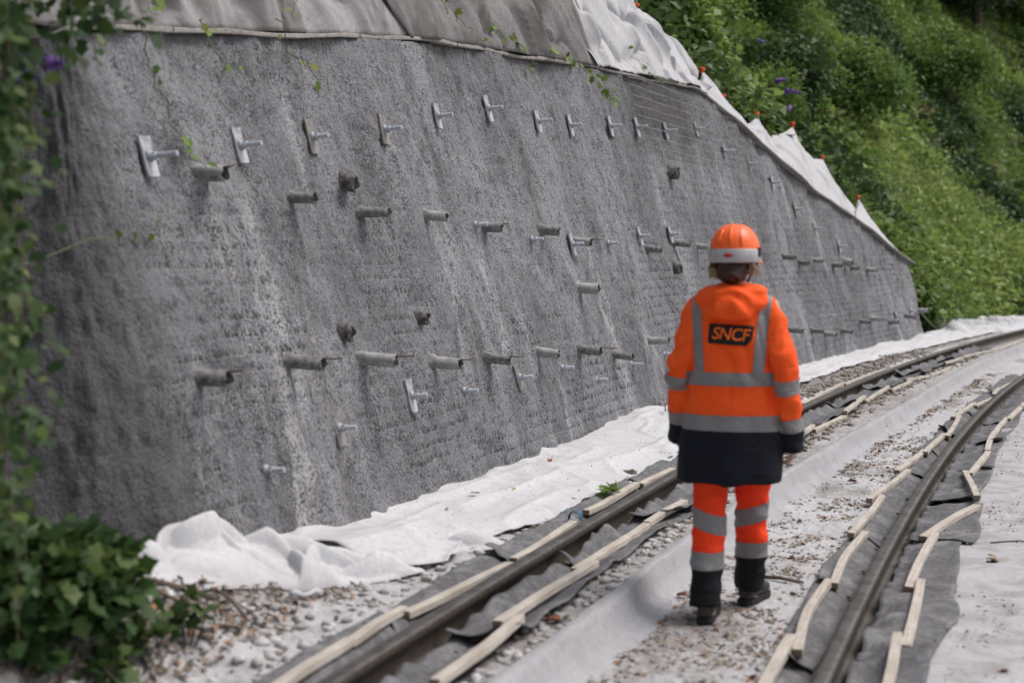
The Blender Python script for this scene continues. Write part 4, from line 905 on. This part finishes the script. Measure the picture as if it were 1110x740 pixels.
# sticks, log, strap
def stick(name, pts, r0, lab, cat, mat='old_wood', n=7):
    P_ = [Vector(p) for p in pts]; m = MB(); m.tube(P_, [r0*(1-.35*i/len(P_)) for i in range(len(P_))], n); o = m.build(name, MAT[mat], None, True); return tag(o, lab, cat)
def gp(s, d, h): return wp(s, d, float(zg(s, d, False))+h)
stick('stick', [gp(2.22, -.2, .015), gp(2.2, -.3, .022), gp(2.16, -.42, .015)], .011, 'brown stick beside the walker on the right', 'stick')
stick('log', [gp(-.72, 1.46, .03), gp(-.58, 1.46, .032), gp(-.45, 1.45, .03)], .026, 'short brown log lying by the bramble bush', 'log', n=10)
stick('stick', [gp(-.76, 1.52, .02), gp(-.58, 1.5, .03), gp(-.42, 1.48, .02)], .012, 'thin grey-brown stick in front of the log', 'stick')
stick('stick', [gp(-.33, 1.62, .02), gp(-.25, 1.56, .02), gp(-.14, 1.47, .02)], .014, 'dark branch lying below the white heap', 'stick')
for i, (s_, d_, a_, L_, lab) in enumerate(((-.28, 1.5, .5, .2, 'thin brown twig just right of the bramble bush'), (-.4, 1.58, 2.2, .24, 'brown twig lying between the bush and the white heap'), (-.1, 1.42, 1.2, .16, 'short brown twig in the rubble below the white heap'), (-.55, 1.4, .1, .22, 'brown twig in front of the short log'), (-.3, 1.36, 2.7, .2, 'crooked twig on the dusty ground left of the near batten'))):
    stick('twig', [gp(s_-math.cos(a_)*L_/2, d_-math.sin(a_)*L_/2, .03), gp(s_, d_, .04), gp(s_+math.cos(a_+.3)*L_/2, d_+math.sin(a_+.3)*L_/2, .025)], .008, lab, 'twig')
stick('root', [gp(3.4, -1.25, .035), gp(3.5, -1.4, .04), gp(3.35, -1.6, .04), gp(3.05, -1.66, .035)], .005, 'thin curved root on the right-hand sheet', 'root')
stick('twig', [wp(6.7, 1.5, .33), wp(6.9, 1.56, .37), wp(7.2, 1.5, .36), wp(7.3, 1.36, .3)], .006, 'dark twig arching over the white sheet behind the walker', 'twig')
m = MB(); pr = wp(2.5, .86, 0); M0 = Matrix.Translation(pr) @ Matrix.Rotation(math.pi/2-heading(2.5), 4, 'Z'); rings = []
for a in np.linspace(-.15, math.pi+.15, 9):
    c = Vector((0, -.03*math.cos(a)*1.2, .19+.04*math.sin(a))); rings.append([M0 @ (c+Vector((dx, 0, dz))) for dx, dz in ((-.025, 0), (.025, .002), (.025, .006), (-.025, .005))])
tag(m.loft(rings).build('strap', MAT['blue_strap']), 'blue strap wrapped round a batten beside the white sheet', 'strap')
m = MB(); rings = []
for k in range(6):
    c = gp(.24+.04*k, 1.36-.01*k, .02+.012*math.sin(k*2)); rings.append([c+Vector((0, -.025, 0)), c+Vector((.01, .025, .004)), c+Vector((0, .02, .022)), c+Vector((0, -.02, .02))])
tag(m.loft(rings).build('plastic_scrap', MAT['grey_plastic'], None, True), 'pale grey plastic scrap in front of the white heap', 'plastic scrap')

# ------------------------------------------------------------------ the walker
def cloth(name, c, c2, rough=.75, spec=.3, sheen=0.0):
    t = NT(name); v = t.obj(); n = t.noise(t.mapping(v, (1, 1, 1.5)), 8, 5, .6, 1.2); n2 = t.noise(v, 420, 2)
    t.col(t.mix(t.ramp(n, .35, .7), c2, c)); t.rough(rough); t.set(t.p, 'Specular IOR Level', spec); t.set(t.p, 'Sheen Weight', sheen)
    t.nrm(t.bump(t.math('ADD', t.math('MULTIPLY', n, 3), t.math('MULTIPLY', n2, .25)), .5, .011)); MAT[name] = t.m
cloth('hivis_orange', (1.0, .125, .018), (1.0, .1, .014), .75, .2)
cloth('hivis_red', (1.0, .068, .014), (.97, .052, .011), .75, .2)
cloth('navy', (.009, .011, .02), (.006, .007, .013), .75, .25)
cloth('trouser_black', (.012, .012, .014), (.008, .008, .01), .8, .2)
cloth('reflective', (.24, .225, .225), (.2, .19, .19), .5, .5)
cloth('logo_black', (.008, .008, .009), (.008, .008, .009), .5)
cloth('logo_orange', (.98, .17, .015), (.98, .17, .015), .7)
simple('skin', (.55, .33, .25), .55, 0, .08, 20, .001)
simple('boot', (.045, .04, .036), .7, 0, .25, 25)
simple('sole', (.015, .014, .013), .8)
simple('hair_dark', (.06, .032, .02), .6, 0, .3, 60, .004)
simple('hair_blonde', (.5, .36, .22), .6, 0, .25, 60)
t = NT('helmet_shell'); t.col((.95, .13, .012)); t.rough(.38); MAT['helmet_shell'] = t.m
t = NT('helmet_band'); t.col(t.mix(t.ramp(t.noise(t.obj(), 30, 3), .3, .7), (.38, .36, .37), (.46, .44, .45))); t.rough(.45); MAT['helmet_band'] = t.m
simple('white_patch', (.75, .74, .75), .5); simple('red_badge', (.55, .012, .02), .4); simple('black_plastic', (.012, .012, .012), .5); simple('eye', (.6, .6, .6), .3)

def ring(c, rx, ry, n=28, ex=2.0, ax=None, ay=None):
    """super-ellipse ring round c in the plane of ax, ay"""
    ax = Vector(ax or (1, 0, 0)); ay = Vector(ay or (0, 1, 0)); out = []
    for k in range(n):
        w = 2*math.pi*k/n; cx2, sy2 = math.cos(w), math.sin(w)
        out.append(Vector(c)+ax*(rx*math.copysign(abs(cx2)**(2/ex), cx2))+ay*(ry*math.copysign(abs(sy2)**(2/ex), sy2)))
    return out
def limb(m, pts, n=18):
    """tapering limb through pts of (centre, rx, ry), rings square to the path"""
    cs_ = [Vector(p[0]) for p in pts]; rings = []
    for i, p in enumerate(pts):
        t = (cs_[min(i+1, len(cs_)-1)]-cs_[max(i-1, 0)]).normalized(); ay = Vector((0, 1, 0)); ay = (ay-t*ay.dot(t)).normalized(); ax = ay.cross(t)
        rings.append(ring(cs_[i], p[1], p[2], n, 2, ax, ay))
    m.loft(rings)
def remesh(mb, name, voxel, smooth_it=3):
    me = mb.mesh(name+'_raw'); o = bpy.data.objects.new('tmp', me); col.objects.link(o)
    md = o.modifiers.new('r', 'REMESH'); md.mode = 'VOXEL'; md.voxel_size = voxel
    ms = o.modifiers.new('s', 'SMOOTH'); ms.factor = .5; ms.iterations = smooth_it
    dg = bpy.context.evaluated_depsgraph_get(); out = bpy.data.meshes.new_from_object(o.evaluated_get(dg)); out.name = name
    bpy.data.objects.remove(o); out.materials.clear(); return out
def wrinkle(me, fn):
    n = len(me.vertices); co = np.zeros(n*3, np.float32); me.vertices.foreach_get('co', co); co = co.reshape(-1, 3); nr = np.zeros(n*3, np.float32); me.vertices.foreach_get('normal', nr); nr = nr.reshape(-1, 3)
    co = co+nr*fn(co)[:, None]; me.vertices.foreach_set('co', co.astype(np.float32).ravel()); me.update()
def split(me, planes, select, name, mat, thick):
    """cut me along planes (co, no); take the faces that select(centre) picks into a mesh of their own, a little proud"""
    bm = bmesh.new(); bm.from_mesh(me)
    for co, no in planes: bmesh.ops.bisect_plane(bm, geom=bm.verts[:]+bm.edges[:]+bm.faces[:], plane_co=co, plane_no=no, dist=1e-5)
    bm.normal_update()
    dele = [f for f in bm.faces if not select(f.calc_center_median())]
    bmesh.ops.delete(bm, geom=dele, context='FACES'); bm.normal_update()
    for v in bm.verts: v.co += v.normal*thick
    out = bpy.data.meshes.new(name); bm.to_mesh(out); bm.free(); out.materials.clear(); out.materials.append(MAT[mat])
    return out

PS, PD = 1.50, -.195
person = empty('person', mat=Matrix.Translation(wp(PS, PD, .012)) @ Matrix.Rotation(-heading(PS)+.03, 4, 'Z'))
tag(person, 'person in orange high-visibility jacket, trousers and helmet walking away between the rails', 'person')
def pchild(name, me, mat, parent=None, smooth=True): return link_mesh(name, me, MAT[mat] if mat else None, parent or person, smooth)

# joints
SHL, ELL, WRL = Vector((-.158, -.005, 1.375)), Vector((-.236, -.05, 1.10)), Vector((-.248, .03, .835))
SHR, ELR, WRR = Vector((.158, -.005, 1.375)), Vector((.243, -.07, 1.09)), Vector((.262, -.01, .815))
HL, KL, AL = Vector((-.088, 0, .86)), Vector((-.09, -.05, .47)), Vector((-.08, -.2, .1))
HR, KR, AR = Vector((.088, 0, .86)), Vector((.072, .12, .48)), Vector((.05, .2, .1))
def lp(a, b, t): return a.lerp(b, t)
# body: one continuous figure under the clothes
m = MB()
m.loft([ring((0, 0, z), rx, ry, 24, 2.2) for z, rx, ry in ((.8, .12, .09), (.88, .16, .11), (1.0, .14, .1), (1.15, .15, .105), (1.28, .17, .105), (1.38, .15, .09), (1.42, .07, .065), (1.5, .052, .058), (1.54, .05, .058))])
m.loft([ring((0, y, z), rx, ry, 24) for z, y, rx, ry in ((1.485, .05, .03, .035), (1.5, .045, .05, .062), (1.54, .025, .065, .085), (1.58, .01, .072, .095), (1.63, .005, .074, .096), (1.67, 0, .066, .085), (1.695, 0, .04, .05), (1.7, 0, .01, .012))])
m.loft([ring((0, y, z), rx, ry, 10) for z, y, rx, ry in ((1.6, .098, .008, .012), (1.575, .11, .012, .016), (1.555, .108, .015, .014), (1.55, .095, .01, .01))])
m.loft([ring((0, .095, z), rx, .016, 10) for z, rx in ((1.534, .012), (1.527, .024), (1.519, .02))])
for q in (-1, 1): m.loft([ring((q*.076, -.005, z), .012, r_, 10) for z, r_ in ((1.545, .01), (1.565, .02), (1.59, .022), (1.605, .01))])
for sh, el, wr in ((SHL, ELL, WRL), (SHR, ELR, WRR)):
    limb(m, [(sh+Vector((-.04*math.copysign(1, sh.x), 0, .01)), .05, .05), (sh, .048, .05), (lp(sh, el, .5), .042, .044), (el, .036, .038), (lp(el, wr, .4), .034, .036), (wr, .024, .028)])
for hp_, kn, an in ((HL, KL, AL), (HR, KR, AR)):
    limb(m, [(hp_+Vector((0, 0, .04)), .08, .085), (lp(hp_, kn, .3), .075, .08), (kn, .052, .056), (lp(kn, an, .35), .05, .056), (an, .034, .04), (an+Vector((0, .02, -.05)), .034, .05), (an+Vector((0, .06, -.07)), .036, .07)])
for wr, el, q in ((WRL, ELL, -1), (WRR, ELR, 1)):                      # hands, loosely curled
    d = (wr-el).normalized(); inn = Vector((-q, 0, 0)); fw = Vector((0, 1, 0))
    limb(m, [(wr-d*.02, .022, .028), (wr+d*.03, .016, .036), (wr+d*.075, .015, .042), (wr+d*.095, .012, .038)], 14)
    for k, (off_, L) in enumerate(((.03, .062), (.01, .07), (-.011, .066), (-.03, .052))):
        b0 = wr+d*.088+fw*off_; p1 = b0+d*L*.45+inn*.008; p2 = p1+d*L*.28+inn*.02; p3 = p2+d*L*.08+inn*.022
        limb(m, [(b0, .0085, .009), (p1, .0085, .009), (p2, .008, .0085), (p3, .006, .006)], 8)
    b0 = wr+d*.025+fw*.03; limb(m, [(b0, .011, .011), (b0+d*.03+fw*.022+inn*.012, .0105, .0105), (b0+d*.058+fw*.026+inn*.026, .009, .009), (b0+d*.07+fw*.024+inn*.03, .006, .006)], 8)
body = pchild('body', remesh(m, 'body', .006, 2), 'skin')
for q in (-1, 1): 
    mm = MB().loft([ring((q*.028, .083+dy, 1.592), r_, r_, 8, 2, (1, 0, 0), (0, 0, 1)) for dy, r_ in ((-.006, .004), (0, .011), (.005, .009), (.008, .003))]); pchild('eye', mm.mesh('eye'), 'eye', body)

# trousers
m = MB()
m.loft([ring((0, -.005, z), rx, ry, 28, 2.3) for z, rx, ry in ((.7, .17, .12), (.8, .18, .125), (.92, .17, .12), (1.0, .16, .11))])
for hp_, kn, an, q in ((HL, KL, AL, -1), (HR, KR, AR, 1)):
    limb(m, [(hp_+Vector((0, 0, -.02)), .092, .115), (lp(hp_, kn, .35), .087, .1), (lp(hp_, kn, .7), .08, .088), (kn, .074, .082), (lp(kn, an, .3), .072, .081), (lp(kn, an, .65), .07, .079), (lp(kn, an, .92), .07, .078), (an+Vector((0, 0, -.035)), .066, .074)], 26)
tro = remesh(m, 'trousers', .0075, 4)
wrinkle(tro, lambda c: .007*fbm(c[:, 0]*9, c[:, 1]*9, c[:, 2]*16, 3, 700)*sstep(.95, .8, c[:, 2])+.004*np.sin(c[:, 2]*62+4*fbm(c[:, 0]*6, c[:, 1]*6, c[:, 2]*3, 2, 702))*(np.exp(-((c[:, 2]-.47)/.08)**2)+1.2*np.exp(-((c[:, 2]-.17)/.07)**2)))
ZT = .225
def leg_side(p):
    def dist(a, b): 
        t_ = max(0, min(1, (p-a).dot(b-a)/(b-a).length_squared)); return (p-a.lerp(b, t_)).length
    return -1 if min(dist(HL, KL), dist(KL, AL)) < min(dist(HR, KR), dist(KR, AR)) else 1
tl = split(tro, [((0, 0, ZT), (0, 0, 1))], lambda p: p.z > ZT, 'trousers', 'hivis_red', 0)
trousers = pchild('trousers', tl, None)
pchild('trouser_cuff', split(tro, [((0, 0, ZT), (0, 0, 1))], lambda p: p.z < ZT and leg_side(p) < 0, 'trouser_cuff', 'trouser_black', .001), None, trousers)
pchild('trouser_cuff', split(tro, [((0, 0, ZT), (0, 0, 1))], lambda p: p.z < ZT and leg_side(p) > 0, 'trouser_cuff', 'trouser_black', .001), None, trousers)
for q, kn in ((-1, KL), (1, KR)):
    for z0, z1, sl in ((.225, .298, 0), (.385, .485, .3 if q < 0 else -.3)):
        no = Vector((-sl*-1 if q < 0 else -sl*-1, 0, 1)).normalized(); no = Vector((sl, 0, 1)).normalized() if q < 0 else Vector((sl, 0, 1)).normalized()
        zc = z0*.12+z1*.88 if False else z1
        c0, c1 = Vector((kn.x, 0, z0)), Vector((kn.x, 0, zc-(.02 if sl else 0)))
        pchild('reflective_band', split(tro, [(c0, no), (c1, no)], lambda p, c0=c0, c1=c1, no=no, q=q: leg_side(p) == q and (p-c0).dot(no) > 0 and (p-c1).dot(no) < 0, 'reflective_band', 'reflective', .0025), None, trousers)

# boots
for an, yaw, pitch in ((AL, .05, 0), (AR, -.22, .0)):
    e = MB(); rings = []
    for y, hw, hz, z0 in ((-.085, .022, .04, .03), (-.075, .036, .075, .014), (-.04, .041, .1, .006), (.0, .042, .115, .004), (.05, .043, .1, .004), (.1, .049, .075, .004), (.15, .05, .06, .008), (.19, .04, .05, .014), (.205, .02, .035, .02)):
        rings.append(ring((0, y, (z0+hz)/2+.012), hw, (hz-z0)/2+.008, 18, 2.6, (1, 0, 0), (0, 0, 1)))
    e.loft(rings); limb(e, [((0, -.03, .08), .046, .058), ((0, -.035, .13), .046, .056), ((0, -.035, .17), .046, .054)])
    bo = pchild('boot', remesh(e, 'boot', .006, 3), 'boot'); bo.matrix_basis = Matrix.Translation((an.x, an.y+.025, -.001)) @ Matrix.Rotation(yaw, 4, 'Z') @ Matrix.Diagonal((.9, .9, .9, 1))
    k = MB(); rings = []
    for z, g_ in ((-.012, 1.0), (.004, 1.06), (.02, 1.05)):
        pr_ = [(-.085, .02), (-.07, .037), (-.02, .04), (.05, .043), (.11, .05), (.16, .049), (.195, .035), (.21, .012)]
        rings.append([Vector((hw*g_, y*g_, z)) for y, hw in pr_]+[Vector((-hw*g_, y*g_, z)) for y, hw in pr_[::-1]])
    k.loft(rings).build('sole', MAT['sole'], bo)

# jacket: torso and sleeves grown together
m = MB()
m.loft([ring((cx3, cy3, z), rx, ry, 40, 2.4) for z, cx3, cy3, rx, ry in ((.602, -.005, -.012, .236, .172), (.66, -.004, -.012, .234, .17), (.75, -.002, -.01, .229, .165), (.86, 0, -.01, .222, .158), (.98, 0, -.008, .202, .146), (1.1, 0, -.005, .19, .138), (1.22, 0, -.004, .184, .133), (1.31, 0, -.004, .178, .126), (1.37, 0, -.004, .166, .115), (1.415, 0, 0, .138, .1), (1.445, 0, .003, .1, .088), (1.46, 0, .008, .08, .08), (1.474, 0, .012, .07, .074))])
for sh, el, wr in ((SHL, ELL, WRL), (SHR, ELR, WRR)):
    q = math.copysign(1, sh.x)
    limb(m, [(sh+Vector((-.05*q, 0, .012)), .056, .062), (sh+Vector((-.01*q, 0, 0)), .061, .068), (lp(sh, el, .22)+Vector((.005*q, 0, 0)), .061, .068), (lp(sh, el, .6), .059, .066), (el, .057, .065), (lp(el, wr, .35), .057, .064), (lp(el, wr, .75), .055, .062), (lp(el, wr, 1.28), .053, .06)], 26)
jk = remesh(m, 'jacket', .0068, 4)
def jw(c):
    arm = sstep(.18, .215, np.abs(c[:, 0]))*sstep(.7, .8, c[:, 2])
    f = .009*fbm(c[:, 0]*6.5, c[:, 1]*5.5, c[:, 2]*3.2, 3, 710)*(1-arm*.3)
    f += arm*.0085*np.sin(c[:, 2]*52+c[:, 0]*20*np.sign(c[:, 0])+3.5*fbm(c[:, 0]*7, c[:, 1]*7, c[:, 2]*4, 2, 711))*(.5+np.exp(-((c[:, 2]-1.1)/.1)**2))
    f += (1-arm)*.009*np.abs(np.sin(c[:, 0]*24+c[:, 2]*9+3*fbm(c[:, 0]*4, c[:, 2]*4, 0, 2, 712)))*sstep(1.36, 1.2, c[:, 2])*sstep(.9, 1.0, c[:, 2])
    f += (1-arm)*.003*np.sin(c[:, 0]*23+1.5*fbm(c[:, 0]*3, c[:, 2]*3, 0, 2, 713))*sstep(.85, .62, c[:, 2])
    f -= .006*np.exp(-((c[:, 2]-1.0)/.03)**2)*(1-arm)
    return f
wrinkle(jk, jw)
def lim(z): return .213+.02*max(0, (1.0-z)) if z < 1.2 else .2+.0*z
def is_arm(p): return abs(p.x) > (.222 if p.z < .9 else (.206 if p.z < 1.0 else (.196 if p.z < 1.15 else .186))) and p.z > .7
PLN = [((0, 0, z), (0, 0, 1)) for z in (.832,)]
ACL, ACR = lp(ELL, WRL, .93), lp(ELR, WRR, .93); dL, dR = (WRL-ELL).normalized(), (WRR-ELR).normalized()
def cuffcut(p):
    a, d = (ACL, dL) if p.x < 0 else (ACR, dR)
    return (p-a).dot(d) > 0
def upper(p): return (not cuffcut(p)) if is_arm(p) else p.z > .832
pl = PLN+[(ACL, dL), (ACR, dR)]
jacket = pchild('jacket', split(jk, pl, upper, 'jacket', 'hivis_orange', 0), None)
pchild('jacket_hem', split(jk, pl, lambda p: not upper(p) and not is_arm(p), 'jacket_hem', 'navy', .001), None, jacket)
for q in (-1, 1): pchild('cuff', split(jk, pl, lambda p, q=q: not upper(p) and is_arm(p) and p.x*q > 0, 'cuff', 'navy', .001), None, jacket)
for z0, z1 in ((.832, .9), (1.03, 1.088)):
    pchild('reflective_band', split(jk, [((0, 0, z0), (0, 0, 1)), ((0, 0, z1), (0, 0, 1))], lambda p, z0=z0, z1=z1: z0 < p.z < z1 and not is_arm(p), 'reflective_band', 'reflective', .0028), None, jacket)
for q in (-1, 1):                                                   # braces over the shoulders
    a0, b0 = Vector((q*.152, 0, 1.40)), Vector((q*.126, 0, 1.06)); dv = (b0-a0).normalized(); no = Vector((dv.z, 0, -dv.x)); hw = .0235
    pchild('reflective_band', split(jk, [(a0+no*hw, no), (a0-no*hw, no), ((0, 0, 1.086), (0, 0, 1))], lambda p, a0=a0, no=no: abs((p-a0).dot(no)) < hw and p.z > 1.086 and not (abs(p.x) > .2), 'reflective_band', 'reflective', .003), None, jacket)
for el, wr, q in ((ELL, WRL, -1), (ELR, WRR, 1)):                   # sleeve bands
    d = (wr-el).normalized()
    for t0, t1 in ((.1, .32), (.72, .93)):
        c0, c1 = lp(el, wr, t0), lp(el, wr, t1)
        pchild('reflective_band', split(jk, [(c0, d), (c1, d)], lambda p, c0=c0, c1=c1, d=d, q=q: p.x*q > 0 and is_arm(p) and (p-c0).dot(d) > 0 and (p-c1).dot(d) < 0, 'reflective_band', 'reflective', .0028), None, jacket)
# hood lying on the shoulders
m = MB(); rings = []
for z, y, rx, ry in ((1.472, -.045, .085, .05), (1.466, -.066, .12, .062), (1.447, -.09, .155, .064), (1.42, -.108, .166, .06), (1.385, -.124, .155, .056), (1.355, -.135, .135, .05), (1.332, -.143, .1, .042), (1.318, -.147, .065, .03), (1.31, -.148, .03, .014)):
    rings.append([v+Vector((0, .62*max(0, abs(v.x)-.05)**1.1, -.0)) for v in ring((0, y, z), rx, ry, 30, 2.2)])
m.loft(rings); m.loft([ring((0, .012, z), rx, ry, 28) for z, rx, ry in ((1.42, .1, .09), (1.445, .09, .088), (1.468, .082, .084), (1.478, .074, .076))])
hd = remesh(m, 'hood', .0065, 4); wrinkle(hd, lambda c: .006*fbm(c[:, 0]*10, c[:, 1]*10, c[:, 2]*10, 3, 720)+.005*np.sin(c[:, 2]*70+np.abs(c[:, 0])*30+2*fbm(c[:, 0]*8, c[:, 2]*8, 0, 2, 721)))
pchild('hood', hd, 'hivis_orange', jacket)
# back panel with lettering, laid on the cloth
bmj = bmesh.new(); bmj.from_mesh(jk); bvh = BVHTree.FromBMesh(bmj); bmj.free()
def on_back(x, z, off_):
    hit = bvh.ray_cast(Vector((x, -1, z)), Vector((0, 1, 0))); return Vector((x, hit[0].y-off_ if hit[0] else -.14, z))
zc, xc = 1.258, .004
bmp = bmesh.new(); N1, N2 = 24, 12; vv = {}
for i in range(N1+1):
    for j in range(N2+1):
        a, b = i/N1, j/N2; x0_, x1_ = -.094+.004*b, .094+.016*(1-abs(2*b-1))*0+.012*b
        # cut lower right corner, as on the photographed panel
        x1_ = .094+.014*b-.02*max(0, .35-b)/.35
        vv[i, j] = bmp.verts.new(on_back(xc+x0_+(x1_-x0_)*a, zc-.041+.086*b-.01*a, .0055))
for i in range(N1):
    for j in range(N2): bmp.faces.new([vv[i, j], vv[i+1, j], vv[i+1, j+1], vv[i, j+1]])
pm = bpy.data.meshes.new('back_panel'); bmp.to_mesh(pm); bmp.free(); panel = pchild('back_panel', pm, 'logo_black', jacket); solid(panel, .0015, 0)
fc = bpy.data.curves.new('lettering', 'FONT'); fc.body = 'SNCF'; fc.size = .082; fc.shear = .22; fc.offset = .0012; fc.space_character = .93; fc.align_x = 'CENTER'; fc.align_y = 'CENTER'; fc.resolution_u = 5
fo = bpy.data.objects.new('tmp_text', fc); col.objects.link(fo); bpy.context.view_layer.update()
lm = bpy.data.meshes.new_from_object(fo.evaluated_get(bpy.context.evaluated_depsgraph_get())); bpy.data.objects.remove(fo)
bmt = bmesh.new(); bmt.from_mesh(lm); bmesh.ops.triangulate(bmt, faces=bmt.faces[:])
for _ in range(1): bmesh.ops.subdivide_edges(bmt, edges=[e for e in bmt.edges if e.calc_length() > .012], cuts=2)
for v in bmt.verts: v.co = on_back(xc+.003+v.co.x*.86, zc-.003+v.co.y*.9-.05*v.co.x, .0085)
bmt.to_mesh(lm); bmt.free(); lm.materials.clear(); lm.name = 'lettering'; lt = pchild('lettering', lm, 'logo_orange', jacket, False)

# head: hair and helmet
m = MB()
m.loft([ring((0, y, z), rx, ry, 20) for z, y, rx, ry in ((1.475, -.05, .03, .02), (1.49, -.055, .05, .04), (1.52, -.045, .07, .06), (1.56, -.03, .08, .08), (1.6, -.015, .083, .092), (1.64, -.005, .08, .098))])
m.loft([ring((.012, y, z), rx, ry, 16) for z, y, rx, ry in ((1.488, -.088, .015, .012), (1.5, -.095, .034, .028), (1.525, -.098, .042, .033), (1.55, -.09, .036, .028), (1.565, -.08, .015, .014))])
hm = remesh(m, 'hair', .005, 2); wrinkle(hm, lambda c: .004*np.sin(c[:, 2]*150+60*c[:, 0]+3*fbm(c[:, 0]*20, c[:, 1]*20, c[:, 2]*20, 2, 730))+.004*fbm(c[:, 0]*40, c[:, 1]*40, c[:, 2]*40, 2, 731))
hair = pchild('hair', hm, 'hair_dark')
m = MB(); r = np.random.default_rng(5)
for k in range(90):
    q = -1 if k % 3 else 1; x0_ = q*r.uniform(.066, .094); y0_ = r.uniform(-.07, .02); z0_ = 1.575
    m.tube([(x0_, y0_, z0_), (x0_*1.1+q*.006, y0_-.006, z0_-.028), (x0_*r.uniform(.85, 1.18), y0_-.012+r.normal(0, .008), z0_-r.uniform(.045, .085))], [.003, .0025, .001], 4)
pchild('hair_wisps', m.mesh('hair_wisps'), 'hair_blonde', hair)['kind'] = 'stuff'
m = MB(); rings = []
for k in range(13):
    a = k/12*math.pi/2; z = 1.612+.128*math.sin(a); q = math.cos(a)**.82 if k < 12 else .04
    rings.append([v+Vector((0, 0, .004*math.exp(-(v.x/.012)**2)*math.cos(a) + .003*math.exp(-((abs(v.x)-.045)/.01)**2))) for v in ring((0, .008, z), max(.112*q, .004), max(.138*q, .005), 44, 2.1)])
rings = [ring((0, .008, 1.572), .113, .14, 44, 2.1), ring((0, .008, 1.59), .1135, .141, 44, 2.1)]+rings
m.loft(rings); hel = pchild('helmet', m.mesh('helmet'), 'helmet_shell')
m = MB(); m.loft([ring((0, .075, 1.568), .105, .125, 44, 2.2), ring((0, .078, 1.562), .112, .138, 44, 2.2), ring((0, .078, 1.572), .112, .138, 44, 2.2), ring((0, .07, 1.586), .106, .125, 44, 2.2)])
pchild('brim', m.mesh('brim'), 'helmet_shell', hel)
m = MB(); m.loft([ring((0, .008, z), a, b, 44, 2.1) for z, a, b in ((1.57, .1145, .1415), (1.573, .117, .144), (1.626, .1155, .1425), (1.63, .112, .139))]); pchild('helmet_band', m.mesh('helmet_band'), 'helmet_band', hel)
for x in (-.05, .05):                                               # seams of the band
    pchild('shell_rib', MB().tube([(x, -.115+.0, 1.64), (x*.95, -.108, 1.672), (x*.8, -.08, 1.708), (x*.6, -.03, 1.732)], [.004, .005, .005, .003], 6).mesh('shell_rib'), 'helmet_shell', hel)
pchild('shell_rib', MB().tube([(0, -.128, 1.64), (0, -.118, 1.678), (0, -.09, 1.712), (0, -.03, 1.742)], [.004, .006, .006, .004], 6).mesh('shell_rib'), 'helmet_shell', hel)
pchild('badge', MB().loft([ring((-.004, y, 1.601), .02*k_, .0085*k_, 20, 2, (1, 0, 0), (0, 0, 1)) for y, k_ in ((-.134, 1.05), (-.1395, 1), (-.141, .85))]).mesh('badge'), 'red_badge', hel)
pchild('side_patch', MB().box((-.1, -.055, 1.645), (.012, .04, .035)).mesh('side_patch'), 'white_patch', hel, False)
pchild('lamp_clip', MB().box((.112, -.01, 1.615), (.014, .05, .04)).mesh('lamp_clip'), 'black_plastic', hel, False)
pchild('chin_strap', MB().tube([(.105, -.02, 1.575), (.085, -.005, 1.535), (.06, .03, 1.49), (0, .06, 1.475), (-.06, .03, 1.49), (-.085, -.005, 1.535), (-.105, -.02, 1.575)], .006, 6).mesh('chin_strap'), 'black_plastic', hel)
